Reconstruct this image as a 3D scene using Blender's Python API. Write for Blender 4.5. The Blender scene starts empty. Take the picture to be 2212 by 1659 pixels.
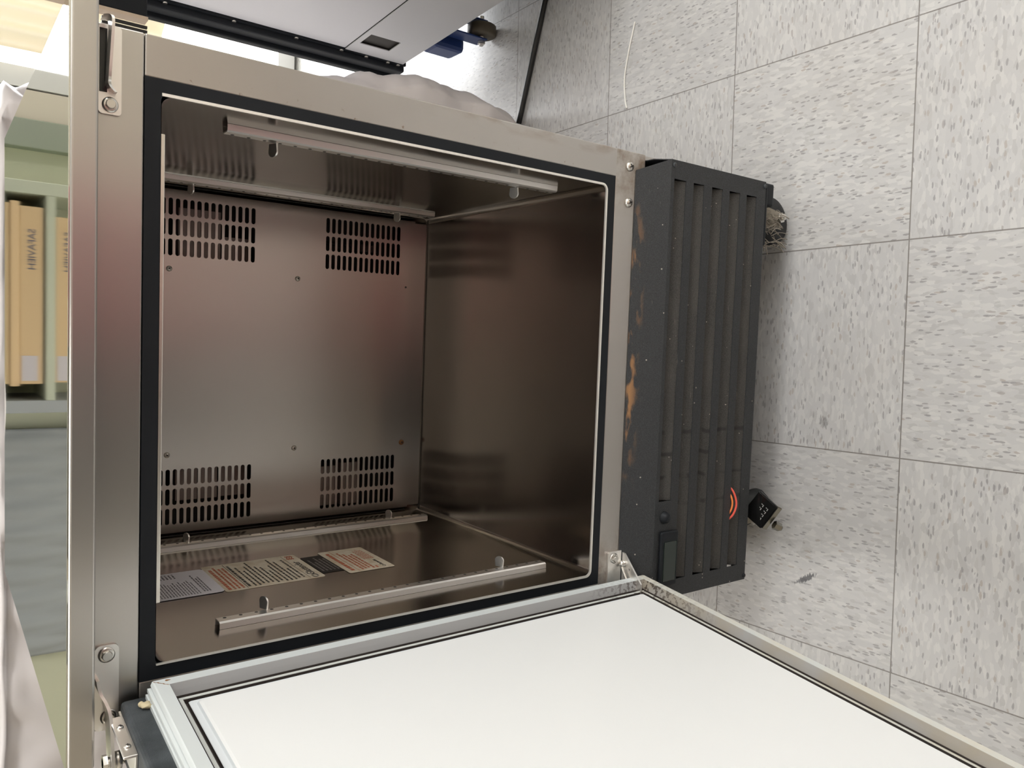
import bpy, bmesh, math, random
from mathutils import Vector, Matrix, noise
from math import sin, cos, pi, radians

random.seed(7)
S = bpy.context.scene
COL = S.collection

# ------------------------------------------------------------------ camera
F_PX = 1697.2317
def rod(r):
    v = Vector(r); t = v.length
    return Matrix.Rotation(t, 3, v.normalized())
_th = radians(36.5)
R0 = Matrix(((0, -sin(_th), -cos(_th)), (-1, 0, 0), (0, cos(_th), -sin(_th))))
RC = rod((0.0587, -0.008, 0.037)) @ R0
CAM = Vector((0.0542, -0.745, 1.0949))
cd = bpy.data.cameras.new('camera')
cam = bpy.data.objects.new('camera', cd); COL.objects.link(cam)
cd.sensor_fit = 'HORIZONTAL'; cd.sensor_width = 36.0; cd.lens = F_PX / 2212 * 36.0
cd.clip_start = 0.01
ax, ay, az = RC[0], -RC[1], -RC[2]
cam.matrix_world = Matrix(((ax[0], ay[0], az[0], CAM.x), (ax[1], ay[1], az[1], CAM.y),
                           (ax[2], ay[2], az[2], CAM.z), (0, 0, 0, 1)))
S.camera = cam

# ------------------------------------------------------------------ world, exposure
W = bpy.data.worlds.new('daylight'); S.world = W; W.use_nodes = True
W.node_tree.nodes['Background'].inputs[0].default_value = (1.0, 0.97, 0.92, 1)
W.node_tree.nodes['Background'].inputs[1].default_value = 3.0
S.view_settings.view_transform = 'Standard'
S.view_settings.look = 'None'
S.view_settings.gamma = 1
S.view_settings.use_curve_mapping = False
S.view_settings.exposure = 0.0
S.cycles.use_denoising = True
S.cycles.max_bounces = 10
S.cycles.sample_clamp_indirect = 6.0
SIDE = 45.0         # fill light through the added right-wall window
BACKWIN = 75.0
LAMP = 5.2          # strength of the ceiling light diffusers

# ------------------------------------------------------------------ materials
def mat(name, col=(.5, .5, .5), rough=.5, metal=0.0, spec=.5, aniso=0.0, tan=None, emit=None, estr=0.0):
    m = bpy.data.materials.new(name); m.use_nodes = True
    b = m.node_tree.nodes['Principled BSDF']
    b.inputs['Base Color'].default_value = (*col, 1)
    b.inputs['Roughness'].default_value = rough
    b.inputs['Metallic'].default_value = metal
    b.inputs['Specular IOR Level'].default_value = spec
    if tan:
        n = m.node_tree.nodes.new('ShaderNodeCombineXYZ')
        for i in range(3): n.inputs[i].default_value = tan[i]
        b.inputs['Anisotropic'].default_value = aniso
        m.node_tree.links.new(n.outputs[0], b.inputs['Tangent'])
    if emit:
        b.inputs['Emission Color'].default_value = (*emit, 1)
        b.inputs['Emission Strength'].default_value = estr
    return m
class NT:
    """small helper to wire node trees"""
    def __init__(s, m): s.t = m.node_tree; s.b = s.t.nodes['Principled BSDF']
    def n(s, typ, **kw):
        k = s.t.nodes.new(typ)
        for a, v in kw.items(): setattr(k, a, v)
        return k
    def l(s, a, b): s.t.links.new(a, b)
    def math(s, op, a, b=None, clamp=False):
        k = s.n('ShaderNodeMath', operation=op); k.use_clamp = clamp
        for i, v in enumerate((a, b)):
            if v is None: continue
            if isinstance(v, (int, float)): k.inputs[i].default_value = v
            else: s.l(v, k.inputs[i])
        return k.outputs[0]
    def coord(s, scale=(1, 1, 1), rot=(0, 0, 0), loc=(0, 0, 0)):
        tc = s.n('ShaderNodeTexCoord'); mp = s.n('ShaderNodeMapping')
        mp.inputs['Scale'].default_value = scale; mp.inputs['Rotation'].default_value = rot
        mp.inputs['Location'].default_value = loc
        s.l(tc.outputs['Object'], mp.inputs[0]); return mp.outputs[0]
    def xyz(s):
        tc = s.n('ShaderNodeTexCoord'); sp = s.n('ShaderNodeSeparateXYZ')
        s.l(tc.outputs['Object'], sp.inputs[0]); return sp.outputs
    def noise(s, vec, scale, detail=3, rough=.5):
        k = s.n('ShaderNodeTexNoise'); k.inputs['Scale'].default_value = scale
        k.inputs['Detail'].default_value = detail; k.inputs['Roughness'].default_value = rough
        s.l(vec, k.inputs['Vector']); return k.outputs[0]
    def band(s, v, lo, hi, soft):
        a = s.n('ShaderNodeMapRange'); a.inputs[1].default_value = lo - soft; a.inputs[2].default_value = lo + soft
        s.l(v, a.inputs[0])
        c = s.n('ShaderNodeMapRange'); c.inputs[1].default_value = hi - soft; c.inputs[2].default_value = hi + soft
        c.inputs[3].default_value = 1; c.inputs[4].default_value = 0
        s.l(v, c.inputs[0])
        return s.math('MULTIPLY', a.outputs[0], c.outputs[0])
    def step(s, v, lo, hi):
        a = s.n('ShaderNodeMapRange'); a.inputs[1].default_value = lo; a.inputs[2].default_value = hi
        s.l(v, a.inputs[0]); return a.outputs[0]
    def mix(s, f, a, b):
        k = s.n('ShaderNodeMix', data_type='RGBA')
        if isinstance(f, (int, float)): k.inputs[0].default_value = f
        else: s.l(f, k.inputs[0])
        for i, v in ((6, a), (7, b)):
            if isinstance(v, tuple): k.inputs[i].default_value = (*v, 1)
            else: s.l(v, k.inputs[i])
        return k.outputs[2]
    def col(s, c): s.l(c, s.b.inputs['Base Color'])
    def rough(s, r): s.l(r, s.b.inputs['Roughness'])
    def bump(s, h, strength=.3, dist=.001):
        k = s.n('ShaderNodeBump'); k.inputs['Strength'].default_value = strength
        k.inputs['Distance'].default_value = dist
        s.l(h, k.inputs['Height']); s.l(k.outputs[0], s.b.inputs['Normal'])

STEEL = (.55, .525, .495)
def steel(name, rough, aniso, tan, grain=(1, 1, 1), col=STEEL, dirt=.18, var=.14):
    m = mat(name, col, rough, 1.0, aniso=aniso, tan=tan)
    t = NT(m)
    g = t.noise(t.coord(grain), 60, 3)
    r = t.n('ShaderNodeMapRange'); r.inputs[1].default_value = .3; r.inputs[2].default_value = .7
    r.inputs[3].default_value = rough * (1 - var); r.inputs[4].default_value = rough * (1 + var)
    t.l(g, r.inputs[0]); t.rough(r.outputs[0])
    d = t.step(t.noise(t.coord(), 9, 5), .45, .75)
    t.col(t.mix(t.math('MULTIPLY', d, dirt), col, tuple(c * .72 for c in col)))
    return m
M = {}
M['front'] = steel('brushed_front_steel', .315, .75, (0, 0, 1), (2, 40, 40), STEEL, .12, .05)
M['side'] = steel('brushed_side_steel', .30, .4, (0, 0, 1), (40, 2, 40))
M['top'] = mat('polished_top_steel', (.70, .70, .64), .035, 1.0)
M['back'] = steel('brushed_back_steel', .30, .7, (0, 0, 1), (2, 40, 40), (.64, .60, .56), .06, .05)
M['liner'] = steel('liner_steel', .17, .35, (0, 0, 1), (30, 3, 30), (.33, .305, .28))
M['bright'] = mat('bright_edge_steel', (.82, .79, .72), .3, 1.0)
M['alu'] = mat('aluminium', (.90, .88, .85), .36, 1.0)
M['edge'] = mat('opening_edge_metal', (.95, .93, .88), .55, 1.0)
M['chrome'] = mat('dark_chrome', (.28, .27, .24), .25, 1.0)
M['bolt'] = mat('zinc_bolt', (.68, .66, .62), .28, 1.0)
M['black'] = mat('black_plastic', (.010, .012, .015), .5, spec=.25)
M['blackgloss'] = mat('black_gloss', (.008, .008, .008), .12)
M['rubber'] = mat('black_rubber', (.01, .011, .012), .6)
M['dark'] = mat('dark_cavity_metal', (.05, .045, .04), .6, .3)
M['fin'] = mat('coil_fin_metal', (.42, .35, .32), .5, .6)
M['gasket'] = mat('grey_vinyl_gasket', (.62, .66, .66), .42)
M['groove_dark'] = mat('dark_gasket_groove', (.05, .04, .035), .7)  # groove faces are given a dark colour
M['lip'] = mat('white_plastic_lip', (.74, .78, .80), .35)
M['white'] = mat('white_plastic_panel', (.85, .865, .86), .32)
M['red'] = mat('red_wire', (.85, .12, .08), .4)
M['orange'] = mat('orange_wire', (.95, .28, .07), .4)
M['rust'] = mat('rust', (.28, .13, .05), .8)
M['lcd'] = mat('dark_green_display', (.02, .03, .025), .15)
M['paper'] = mat('white_label_paper', (.66, .63, .66), .5)
M['cream'] = mat('aged_cream_label', (.62, .54, .42), .5)
M['plate'] = mat('black_rating_plate', (.022, .019, .017), .55, spec=.2)
M['inkblack'] = mat('black_ink', (.05, .045, .04), .6)
M['inkgrey'] = mat('grey_ink', (.17, .16, .17), .6)
M['inkgreylight'] = mat('worn_grey_lettering', (.35, .35, .34), .5)
M['inkblue'] = mat('blue_box_ink', (.10, .11, .18), .6)
M['inkred'] = mat('red_ink', (.45, .13, .07), .6)
M['inklight'] = mat('light_ink', (.16, .14, .13), .5)
M['wallsage'] = mat('sage_wall_paint', (.68, .70, .53), .6)
M['wallcream'] = mat('cream_wall_paint', (.74, .68, .57), .6)
M['ceil'] = mat('white_ceiling_paint', (.8, .79, .76), .7)
M['trim'] = mat('white_trim_paint', (.8, .8, .78), .4)
M['appl'] = mat('white_appliance_enamel', (.68, .68, .70), .38)
M['applgrey'] = mat('grey_appliance_steel', (.60, .60, .61), .4, .15)
M['blue'] = mat('blue_paint', (.01, .035, .15), .4)
M['tread'] = mat('brown_wheel_tread', (.09, .075, .05), .6)
M['cord'] = mat('black_cord_rubber', (.012, .012, .012), .5)
M['string'] = mat('white_nylon', (.8, .79, .74), .4)
M['card'] = mat('brown_cardboard', (.76, .56, .32), .7)
M['cardlight'] = mat('light_cardboard', (.86, .63, .36), .7)
M['tan'] = mat('tan_wood_edge', (.60, .48, .36), .6)
M['slate'] = mat('slate_fabric', (.42, .45, .46), .8)
M['post'] = mat('grey_green_post_paint', (.36, .40, .33), .6)
M['shelf'] = mat('sage_shelf_paint', (.62, .67, .53), .5)
M['pinkshirt'] = mat('pink_shirt_cloth', (.50, .20, .22), .8)
M['trousers'] = mat('dusty_pink_trousers_cloth', (.42, .19, .20), .85)
M['skin'] = mat('skin', (.55, .34, .25), .5)
M['hair'] = mat('dark_brown_hair', (.03, .02, .015), .6)
M['panelgrey'] = mat('dark_grey_panel_paint', (.05, .05, .05), .5)
M['lamp'] = mat('light_diffuser', (.9, .9, .9), .5, emit=(1, .98, .955), estr=LAMP)
M['fork'] = mat('dirty_fork_metal', (.30, .27, .22), .65, .3)
M['lint'] = mat('grey_lint', (.27, .24, .20), .9)

# textured dark door skin
M['doorskin'] = mat('slate_grey_door_vinyl', (.045, .055, .062), .55)
t = NT(M['doorskin']); n1 = t.noise(t.coord(), 900, 2); n2 = t.noise(t.coord(), 45, 4)
t.bump(n1, .5, .0006)
t.col(t.mix(t.step(n2, .35, .7), (.026, .032, .036), (.062, .072, .080)))

# gasket: yellowed along the bottom, black mould specks in the lower hinge corner
M['flank'] = mat('darker_gasket_flank', (.40, .38, .345), .55)  # inner flank darker all round, stained brown along the bottom
M['bead'] = mat('gasket_bead', (.60, .60, .54), .45)
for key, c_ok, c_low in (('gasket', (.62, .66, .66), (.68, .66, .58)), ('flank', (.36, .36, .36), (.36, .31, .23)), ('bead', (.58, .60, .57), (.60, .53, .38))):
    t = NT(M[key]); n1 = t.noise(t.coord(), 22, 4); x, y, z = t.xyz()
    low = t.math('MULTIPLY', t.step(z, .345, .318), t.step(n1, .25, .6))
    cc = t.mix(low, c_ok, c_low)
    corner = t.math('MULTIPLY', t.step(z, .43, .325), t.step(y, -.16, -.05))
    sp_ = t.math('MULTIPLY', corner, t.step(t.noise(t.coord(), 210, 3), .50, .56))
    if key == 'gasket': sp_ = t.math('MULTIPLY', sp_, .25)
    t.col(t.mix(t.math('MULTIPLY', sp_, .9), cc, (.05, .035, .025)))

# aged cream label : browned borders
t = NT(M['cream']); n1 = t.noise(t.coord(), 60, 4)
t.col(t.mix(t.step(n1, .42, .72), (.64, .57, .45), (.52, .42, .29)))

# black front grille: texture, rust on the upper fold, white specks and lint
M['grille'] = mat('black_powder_coated_grille', (.018, .019, .021), .55)
t = NT(M['grille'])
x, y, z = t.xyz()
fine = t.noise(t.coord(), 1500, 2); t.bump(fine, .7, .0006)
base = t.mix(t.step(t.noise(t.coord(), 1100, 3), .35, .72), (.010, .011, .012), (.040, .043, .047))
rn = t.noise(t.coord((3, 1, 12)), 9, 5)
rust = t.math('MULTIPLY', t.band(z, .334, .345, .006), t.math('MULTIPLY', t.band(x, -.10, .20, .06), t.step(rn, .53, .64)))
c1 = t.mix(rust, base, (.31, .155, .06))
sp = t.n('ShaderNodeTexVoronoi'); sp.inputs['Scale'].default_value = 190
t.l(t.coord((1, 1, 1)), sp.inputs['Vector'])
sepc = t.n('ShaderNodeSeparateColor'); t.l(sp.outputs['Color'], sepc.inputs[0])
dot = t.math('MULTIPLY', t.math('LESS_THAN', sp.outputs['Distance'], .20), t.math('GREATER_THAN', sepc.outputs[0], .978))
streak = t.math('MULTIPLY', t.step(t.noise(t.coord((6, 1, 160)), 5, 5, .7), .66, .74), .5)
c2 = t.mix(t.math('ADD', dot, streak, True), c1, (.34, .31, .26))
t.col(c2)

M['louver'] = mat('dusty_black_louver', (.03, .03, .03), .6)
t = NT(M['louver']); x, y, z = t.xyz()
fine = t.noise(t.coord(), 1500, 2); t.bump(fine, .7, .0006)
base = t.mix(t.step(t.noise(t.coord(), 900, 3), .35, .72), (.022, .021, .020), (.066, .063, .058))
base = t.mix(t.math('MULTIPLY', t.step(t.noise(t.coord((1, 1, 3)), 14, 5), .45, .75), .35), base, (.085, .078, .068))
mk = None
for cx_ in (-.066, -.096, -.128, -.166):
    jit = t.math('ADD', x, t.math('MULTIPLY', t.math('SUBTRACT', t.noise(t.coord((0, 0, 1)), 24, 2), .5), .03))
    b_ = t.band(jit, cx_ - .0028, cx_ + .0028, .0012)
    mk = b_ if mk is None else t.math('MAXIMUM', mk, b_)
mk = t.math('MULTIPLY', mk, t.step(t.noise(t.coord((1, 1, 1)), 30, 2), .44, .52))
c1 = t.mix(t.math('MULTIPLY', mk, .8), base, (.008, .008, .008))
sp = t.n('ShaderNodeTexVoronoi'); sp.inputs['Scale'].default_value = 230
t.l(t.coord((1, 1, 1)), sp.inputs['Vector'])
sepc = t.n('ShaderNodeSeparateColor'); t.l(sp.outputs['Color'], sepc.inputs[0])
dot = t.math('MULTIPLY', t.math('LESS_THAN', sp.outputs['Distance'], .17), t.math('GREATER_THAN', sepc.outputs[0], .965))
lintm = t.math('MULTIPLY', t.step(t.noise(t.coord((5, 1, 90)), 6, 5, .7), .66, .72), .45)
t.col(t.mix(t.math('ADD', dot, lintm, True), c1, (.36, .33, .28)))

# stainless front strip: brown dirt near the lower corners
t = NT(M['bright']); n1 = t.noise(t.coord(), 30, 4)
t.col(t.mix(t.math('MULTIPLY', t.step(n1, .5, .75), .25), (.82, .79, .72), (.5, .42, .33)))
M['strip'] = steel('lower_strip_steel', .36, .6, (0, 0, 1), (2, 40, 40))
t = NT(M['strip']); x, y, z = t.xyz()
n1 = t.noise(t.coord((1, 1, 1)), 38, 6, .65)
ends = t.math('ADD', t.band(x, .245, .32, .03), t.band(x, -.40, -.222, .03), True)
lowe = t.step(z, .352, .334)
d = t.math('MULTIPLY', t.math('ADD', ends, t.math('MULTIPLY', lowe, .5), True), t.step(n1, .38, .66))
old = t.b.inputs['Base Color'].links[0].from_socket
t.col(t.mix(t.math('MULTIPLY', d, .85), old, (.20, .13, .075)))
t.l(t.math('SUBTRACT', 1.0, t.math('MULTIPLY', d, .8)), t.b.inputs['Metallic'])

# right stile : rust flecks
M['stile'] = steel('stile_steel', .36, .6, (1, 0, 0), (40, 40, 2))
t = NT(M['stile']); x, y, z = t.xyz()
n1 = t.noise(t.coord((1, 1, 1)), 150, 3)
n2 = t.noise(t.coord((2.2, 1, .8)), 26, 5)
fl = t.math('MULTIPLY', t.band(x, .266, .273, .004), t.step(n1, .64, .70))
fl2 = t.math('MULTIPLY', t.band(x, .294, .31, .006), t.math('MULTIPLY', t.band(z, .3, .62, .08), t.step(n2, .48, .62)))
fl = t.math('ADD', fl, t.math('MULTIPLY', fl2, .45), True)
old = t.b.inputs['Base Color'].links[0].from_socket
t.col(t.mix(fl, old, (.24, .15, .09)))
t.l(t.math('SUBTRACT', 1.0, t.math('MULTIPLY', fl, .8)), t.b.inputs['Metallic'])

# vinyl composition floor tile
TILE, TT, TOX, TOY = 0.3048, 0.0229, -0.3987, -0.2078
M['floor'] = mat('vinyl_floor_tile', (.6, .59, .57), .28, spec=.5)
t = NT(M['floor'])
tc = t.n('ShaderNodeTexCoord')
sub = t.n('ShaderNodeVectorMath', operation='SUBTRACT'); sub.inputs[1].default_value = (TOX, TOY, 0)
t.l(tc.outputs['Object'], sub.inputs[0])
rot = t.n('ShaderNodeVectorRotate', rotation_type='Z_AXIS'); rot.inputs['Angle'].default_value = -TT
t.l(sub.outputs[0], rot.inputs['Vector'])
sp = t.n('ShaderNodeSeparateXYZ'); t.l(rot.outputs[0], sp.inputs[0])
px, py = sp.outputs[0], sp.outputs[1]
tx, ty = t.math('DIVIDE', px, TILE), t.math('DIVIDE', py, TILE)
fx, fy = t.math('FLOOR', tx), t.math('FLOOR', ty)
par = t.math('PINGPONG', t.math('ADD', fx, fy), 1.0)          # 0 / 1 checkerboard
gx, gy = t.math('FRACT', tx), t.math('FRACT', ty)
# distance to the nearest joint
ex = t.math('MINIMUM', gx, t.math('SUBTRACT', 1.0, gx)); ey = t.math('MINIMUM', gy, t.math('SUBTRACT', 1.0, gy))
edge = t.math('MINIMUM', ex, ey)
joint = t.math('LESS_THAN', edge, .0030)
# quarter turned grain: swap u,v on odd tiles
def lerp(a, b): return t.math('ADD', a, t.math('MULTIPLY', par, t.math('SUBTRACT', b, a)))
u, v = lerp(px, py), lerp(py, px)
off = t.math('ADD', t.math('MULTIPLY', fx, 7.31), t.math('MULTIPLY', fy, 3.77))
def flakes(su, sv, seed, warp=.35):
    cb = t.n('ShaderNodeCombineXYZ')
    t.l(t.math('MULTIPLY', u, su), cb.inputs[0]); t.l(t.math('MULTIPLY', v, sv), cb.inputs[1])
    t.l(t.math('ADD', off, seed), cb.inputs[2])
    nz = t.n('ShaderNodeTexNoise'); nz.inputs['Scale'].default_value = 1.3; nz.inputs['Detail'].default_value = 2
    t.l(cb.outputs[0], nz.inputs['Vector'])
    ad = t.n('ShaderNodeVectorMath', operation='MULTIPLY_ADD'); ad.inputs[1].default_value = (warp * 2, warp * 2, 0)
    t.l(nz.outputs['Color'], ad.inputs[0]); t.l(cb.outputs[0], ad.inputs[2])
    vo = t.n('ShaderNodeTexVoronoi'); vo.inputs['Scale'].default_value = 1.0
    t.l(ad.outputs[0], vo.inputs['Vector'])
    sc = t.n('ShaderNodeSeparateColor'); t.l(vo.outputs['Color'], sc.inputs[0])
    return vo.outputs['Distance'], sc.outputs
d1, c1 = flakes(235, 82, 0.0)
d2, c2 = flakes(330, 98, 11.0)
d3, c3 = flakes(165, 56, 23.0)
base = (.535, .533, .532)
cc = t.mix(t.math('MULTIPLY', t.math('GREATER_THAN', c3[1], .55), .35), base, (.60, .596, .585))
cc = t.mix(t.math('MULTIPLY', t.math('GREATER_THAN', c1[1], .70), .42), cc, (.68, .672, .65))
cc = t.mix(t.math('MULTIPLY', t.math('LESS_THAN', c1[2], .16), .55), cc, (.44, .435, .43))
dk = t.math('MULTIPLY', t.math('GREATER_THAN', c2[0], .87), t.math('LESS_THAN', d2, .46))
cc = t.mix(t.math('MULTIPLY', dk, .8), cc, (.285, .275, .28))
dk2 = t.math('MULTIPLY', t.math('GREATER_THAN', c1[0], .945), t.math('LESS_THAN', d1, .40))
cc = t.mix(t.math('MULTIPLY', dk2, .7), cc, (.40, .35, .31))
dk3 = t.math('MULTIPLY', t.math('GREATER_THAN', c3[0], .962), t.math('LESS_THAN', d3, .30))
cc = t.mix(t.math('MULTIPLY', dk3, .7), cc, (.34, .31, .30))
# per tile tone
wn = t.n('ShaderNodeTexWhiteNoise', noise_dimensions='2D'); cb = t.n('ShaderNodeCombineXYZ')
t.l(fx, cb.inputs[0]); t.l(fy, cb.inputs[1]); t.l(cb.outputs[0], wn.inputs['Vector'])
cc = t.mix(t.math('MULTIPLY', wn.outputs[0], .14), cc, (.47, .47, .485))
# scuffs
def scuff(cx, cy, r, sx, sy, ang=0.0):
    k = t.n('ShaderNodeVectorMath', operation='SUBTRACT'); k.inputs[1].default_value = (cx, cy, 0)
    t.l(tc.outputs['Object'], k.inputs[0])
    vr = t.n('ShaderNodeVectorRotate', rotation_type='Z_AXIS'); vr.inputs['Angle'].default_value = ang
    t.l(k.outputs[0], vr.inputs['Vector'])
    m_ = t.n('ShaderNodeVectorMath', operation='MULTIPLY'); m_.inputs[1].default_value = (sx, sy, 0)
    t.l(vr.outputs[0], m_.inputs[0])
    ln = t.n('ShaderNodeVectorMath', operation='LENGTH'); t.l(m_.outputs[0], ln.inputs[0])
    e = t.math('ADD', ln.outputs['Value'], t.math('MULTIPLY', t.noise(t.coord((60, 260, 1)), 2.2, 3), .025))
    return t.step(e, r + .0125, r + .0095)
s1 = scuff(-.3015, -.0674, .0115, .62, 2.3, .98); s2 = scuff(-.0558, -.0826, .0085, 1.0, 1.2)
cc = t.mix(t.math('MULTIPLY', s1, .85), cc, (.06, .06, .07)); cc = t.mix(t.math('MULTIPLY', s2, .55), cc, (.12, .12, .12))
# faint dirt
dn = t.noise(t.coord(), 3.2, 6, .6)
cc = t.mix(t.math('MULTIPLY', t.step(dn, .52, .75), .22), cc, (.40, .37, .33))
cc = t.mix(t.math('MULTIPLY', joint, .8), cc, (.16, .145, .13))
t.col(cc)
rr = t.n('ShaderNodeMapRange'); rr.inputs[3].default_value = .22; rr.inputs[4].default_value = .36
t.l(t.noise(t.coord(), 6, 4), rr.inputs[0]); t.rough(rr.outputs[0])

# translucent white sheet
M['sheet'] = mat('white_plastic_sheet', (.74, .70, .70), .42)
M['sheet'].node_tree.nodes['Principled BSDF'].inputs['Subsurface Weight'].default_value = 0.0
# window pane
M['pane'] = bpy.data.materials.new('clear_glass'); M['pane'].use_nodes = True
_t = M['pane'].node_tree; _t.nodes.remove(_t.nodes['Principled BSDF'])
_tr = _t.nodes.new('ShaderNodeBsdfTransparent'); _gl = _t.nodes.new('ShaderNodeBsdfGlossy'); _gl.inputs['Roughness'].default_value = .02
_mx = _t.nodes.new('ShaderNodeMixShader'); _mx.inputs[0].default_value = .06
_t.links.new(_tr.outputs[0], _mx.inputs[1]); _t.links.new(_gl.outputs[0], _mx.inputs[2])
_t.links.new(_mx.outputs[0], _t.nodes['Material Output'].inputs[0])

# ------------------------------------------------------------------ mesh helpers
def link(name, me, material, parent=None, smooth=False):
    o = bpy.data.objects.new(name, me); COL.objects.link(o)
    if material is not None:
        for mm in (material if isinstance(material, (list, tuple)) else [material]):
            me.materials.append(mm)
    if smooth:
        for p in me.polygons: p.use_smooth = True
    if parent is not None: adopt(o, parent)
    return o
ORG = {}
def adopt(o, parent):
    o.parent = parent
    o.matrix_parent_inverse = Matrix.Translation(ORG[parent.name]).inverted()
def fin(bm, name, material, parent=None, smooth=False, recalc=True):
    if recalc: bmesh.ops.recalc_face_normals(bm, faces=bm.faces)
    me = bpy.data.meshes.new(name); bm.to_mesh(me); bm.free()
    o = link(name, me, material, parent, smooth)
    ORG[o.name] = Vector((0, 0, 0))
    return o
def empty(name, loc, label, cat, group=None):
    o = bpy.data.objects.new(name, None); COL.objects.link(o); o.location = loc
    o.empty_display_size = .1
    ORG[o.name] = Vector(loc); o['label'] = label; o['category'] = cat
    if group: o['group'] = group
    return o
def tag(o, label, cat, group=None):
    o['label'] = label; o['category'] = cat
    if group: o['group'] = group
    return o
def abox(bm, lo, hi, bev=0.0, seg=2, mi=0, xf=None):
    vs = [bm.verts.new((x, y, z)) for x in (lo[0], hi[0]) for y in (lo[1], hi[1]) for z in (lo[2], hi[2])]
    fs = [bm.faces.new([vs[i] for i in q]) for q in ((0, 1, 3, 2), (4, 6, 7, 5), (0, 4, 5, 1), (2, 3, 7, 6), (0, 2, 6, 4), (1, 5, 7, 3))]
    for f in fs: f.material_index = mi
    geo = vs
    if bev > 0:
        es = list({e for f in fs for e in f.edges})
        r = bmesh.ops.bevel(bm, geom=es, offset=bev, segments=seg, affect='EDGES', profile=.5)
        geo = list({v for f in r['faces'] for v in f.verts} | {v for v in vs if v.is_valid})
        for f in r['faces']: f.material_index = mi
    if xf is not None:
        for v in geo: v.co = xf @ v.co
    return geo
def box(name, lo, hi, material, parent=None, bev=0.0, seg=2, xf=None, smooth=False):
    bm = bmesh.new(); abox(bm, lo, hi, bev, seg, 0, xf); return fin(bm, name, material, parent, smooth)
def acyl(bm, p0, p1, r0, r1=None, n=20, mi=0, caps=True):
    p0, p1 = Vector(p0), Vector(p1); r1 = r0 if r1 is None else r1
    d = (p1 - p0).normalized(); a = d.orthogonal().normalized(); b = d.cross(a)
    A = [bm.verts.new(p0 + (a * cos(2 * pi * i / n) + b * sin(2 * pi * i / n)) * r0) for i in range(n)]
    B = [bm.verts.new(p1 + (a * cos(2 * pi * i / n) + b * sin(2 * pi * i / n)) * r1) for i in range(n)]
    for i in range(n):
        f = bm.faces.new((A[i], A[(i + 1) % n], B[(i + 1) % n], B[i])); f.material_index = mi; f.smooth = n > 8
    if caps:
        bm.faces.new(A[::-1]).material_index = mi; bm.faces.new(B).material_index = mi
def cyl(name, p0, p1, r, material, parent=None, n=20, r1=None):
    bm = bmesh.new(); acyl(bm, p0, p1, r, r1, n); return fin(bm, name, material, parent)
def alathe(bm, c, axis, prof, n=28, mi=0):
    """prof: list of (distance along axis, radius)"""
    c = Vector(c); d = Vector(axis).normalized(); a = d.orthogonal().normalized(); b = d.cross(a)
    rings = []
    for h, r in prof:
        if r < 1e-6: rings.append([bm.verts.new(c + d * h)])
        else: rings.append([bm.verts.new(c + d * h + (a * cos(2 * pi * i / n) + b * sin(2 * pi * i / n)) * r) for i in range(n)])
    for A, B in zip(rings, rings[1:]):
        for i in range(n):
            j = (i + 1) % n
            if len(A) == 1 and len(B) == 1: continue
            if len(A) == 1: f = bm.faces.new((A[0], B[j], B[i]))
            elif len(B) == 1: f = bm.faces.new((A[i], A[j], B[0]))
            else: f = bm.faces.new((A[i], A[j], B[j], B[i]))
            f.material_index = mi; f.smooth = True
def tube(name, pts, r, material, parent=None, n=10, cyclic=False):
    bm = bmesh.new(); atube(bm, pts, r, n); return fin(bm, name, material, parent)
def atube(bm, pts, r, n=10, mi=0):
    P = [Vector(p) for p in pts]; rings = []
    up = None
    for i, p in enumerate(P):
        d = (P[min(i + 1, len(P) - 1)] - P[max(i - 1, 0)]).normalized()
        if up is None: up = d.orthogonal().normalized()
        a = (up - d * up.dot(d)).normalized(); b = d.cross(a); up = a
        rings.append([bm.verts.new(p + (a * cos(2 * pi * k / n) + b * sin(2 * pi * k / n)) * r) for k in range(n)])
    for A, B in zip(rings, rings[1:]):
        for k in range(n):
            f = bm.faces.new((A[k], A[(k + 1) % n], B[(k + 1) % n], B[k])); f.smooth = True; f.material_index = mi
    bm.faces.new(rings[0][::-1]).material_index = mi; bm.faces.new(rings[-1]).material_index = mi
def smoothpts(P, n=8):
    P = [Vector(p) for p in P]; out = []
    for i in range(len(P) - 1):
        a, b, c, d = P[max(i - 1, 0)], P[i], P[i + 1], P[min(i + 2, len(P) - 1)]
        for k in range(n):
            s = k / n
            out.append(.5 * ((2 * b) + (c - a) * s + (2 * a - 5 * b + 4 * c - d) * s * s + (3 * b - a - 3 * c + d) * s ** 3))
    out.append(P[-1]); return out
def rrect(x0, x1, y0, y1, r, n=5):
    pts = []
    for cx, cy, a0 in ((x1 - r, y1 - r, 0), (x0 + r, y1 - r, 90), (x0 + r, y0 + r, 180), (x1 - r, y0 + r, 270)):
        for k in range(n + 1):
            a = radians(a0 + 90 * k / n); pts.append((cx + r * cos(a), cy + r * sin(a)))
    return pts
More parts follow.
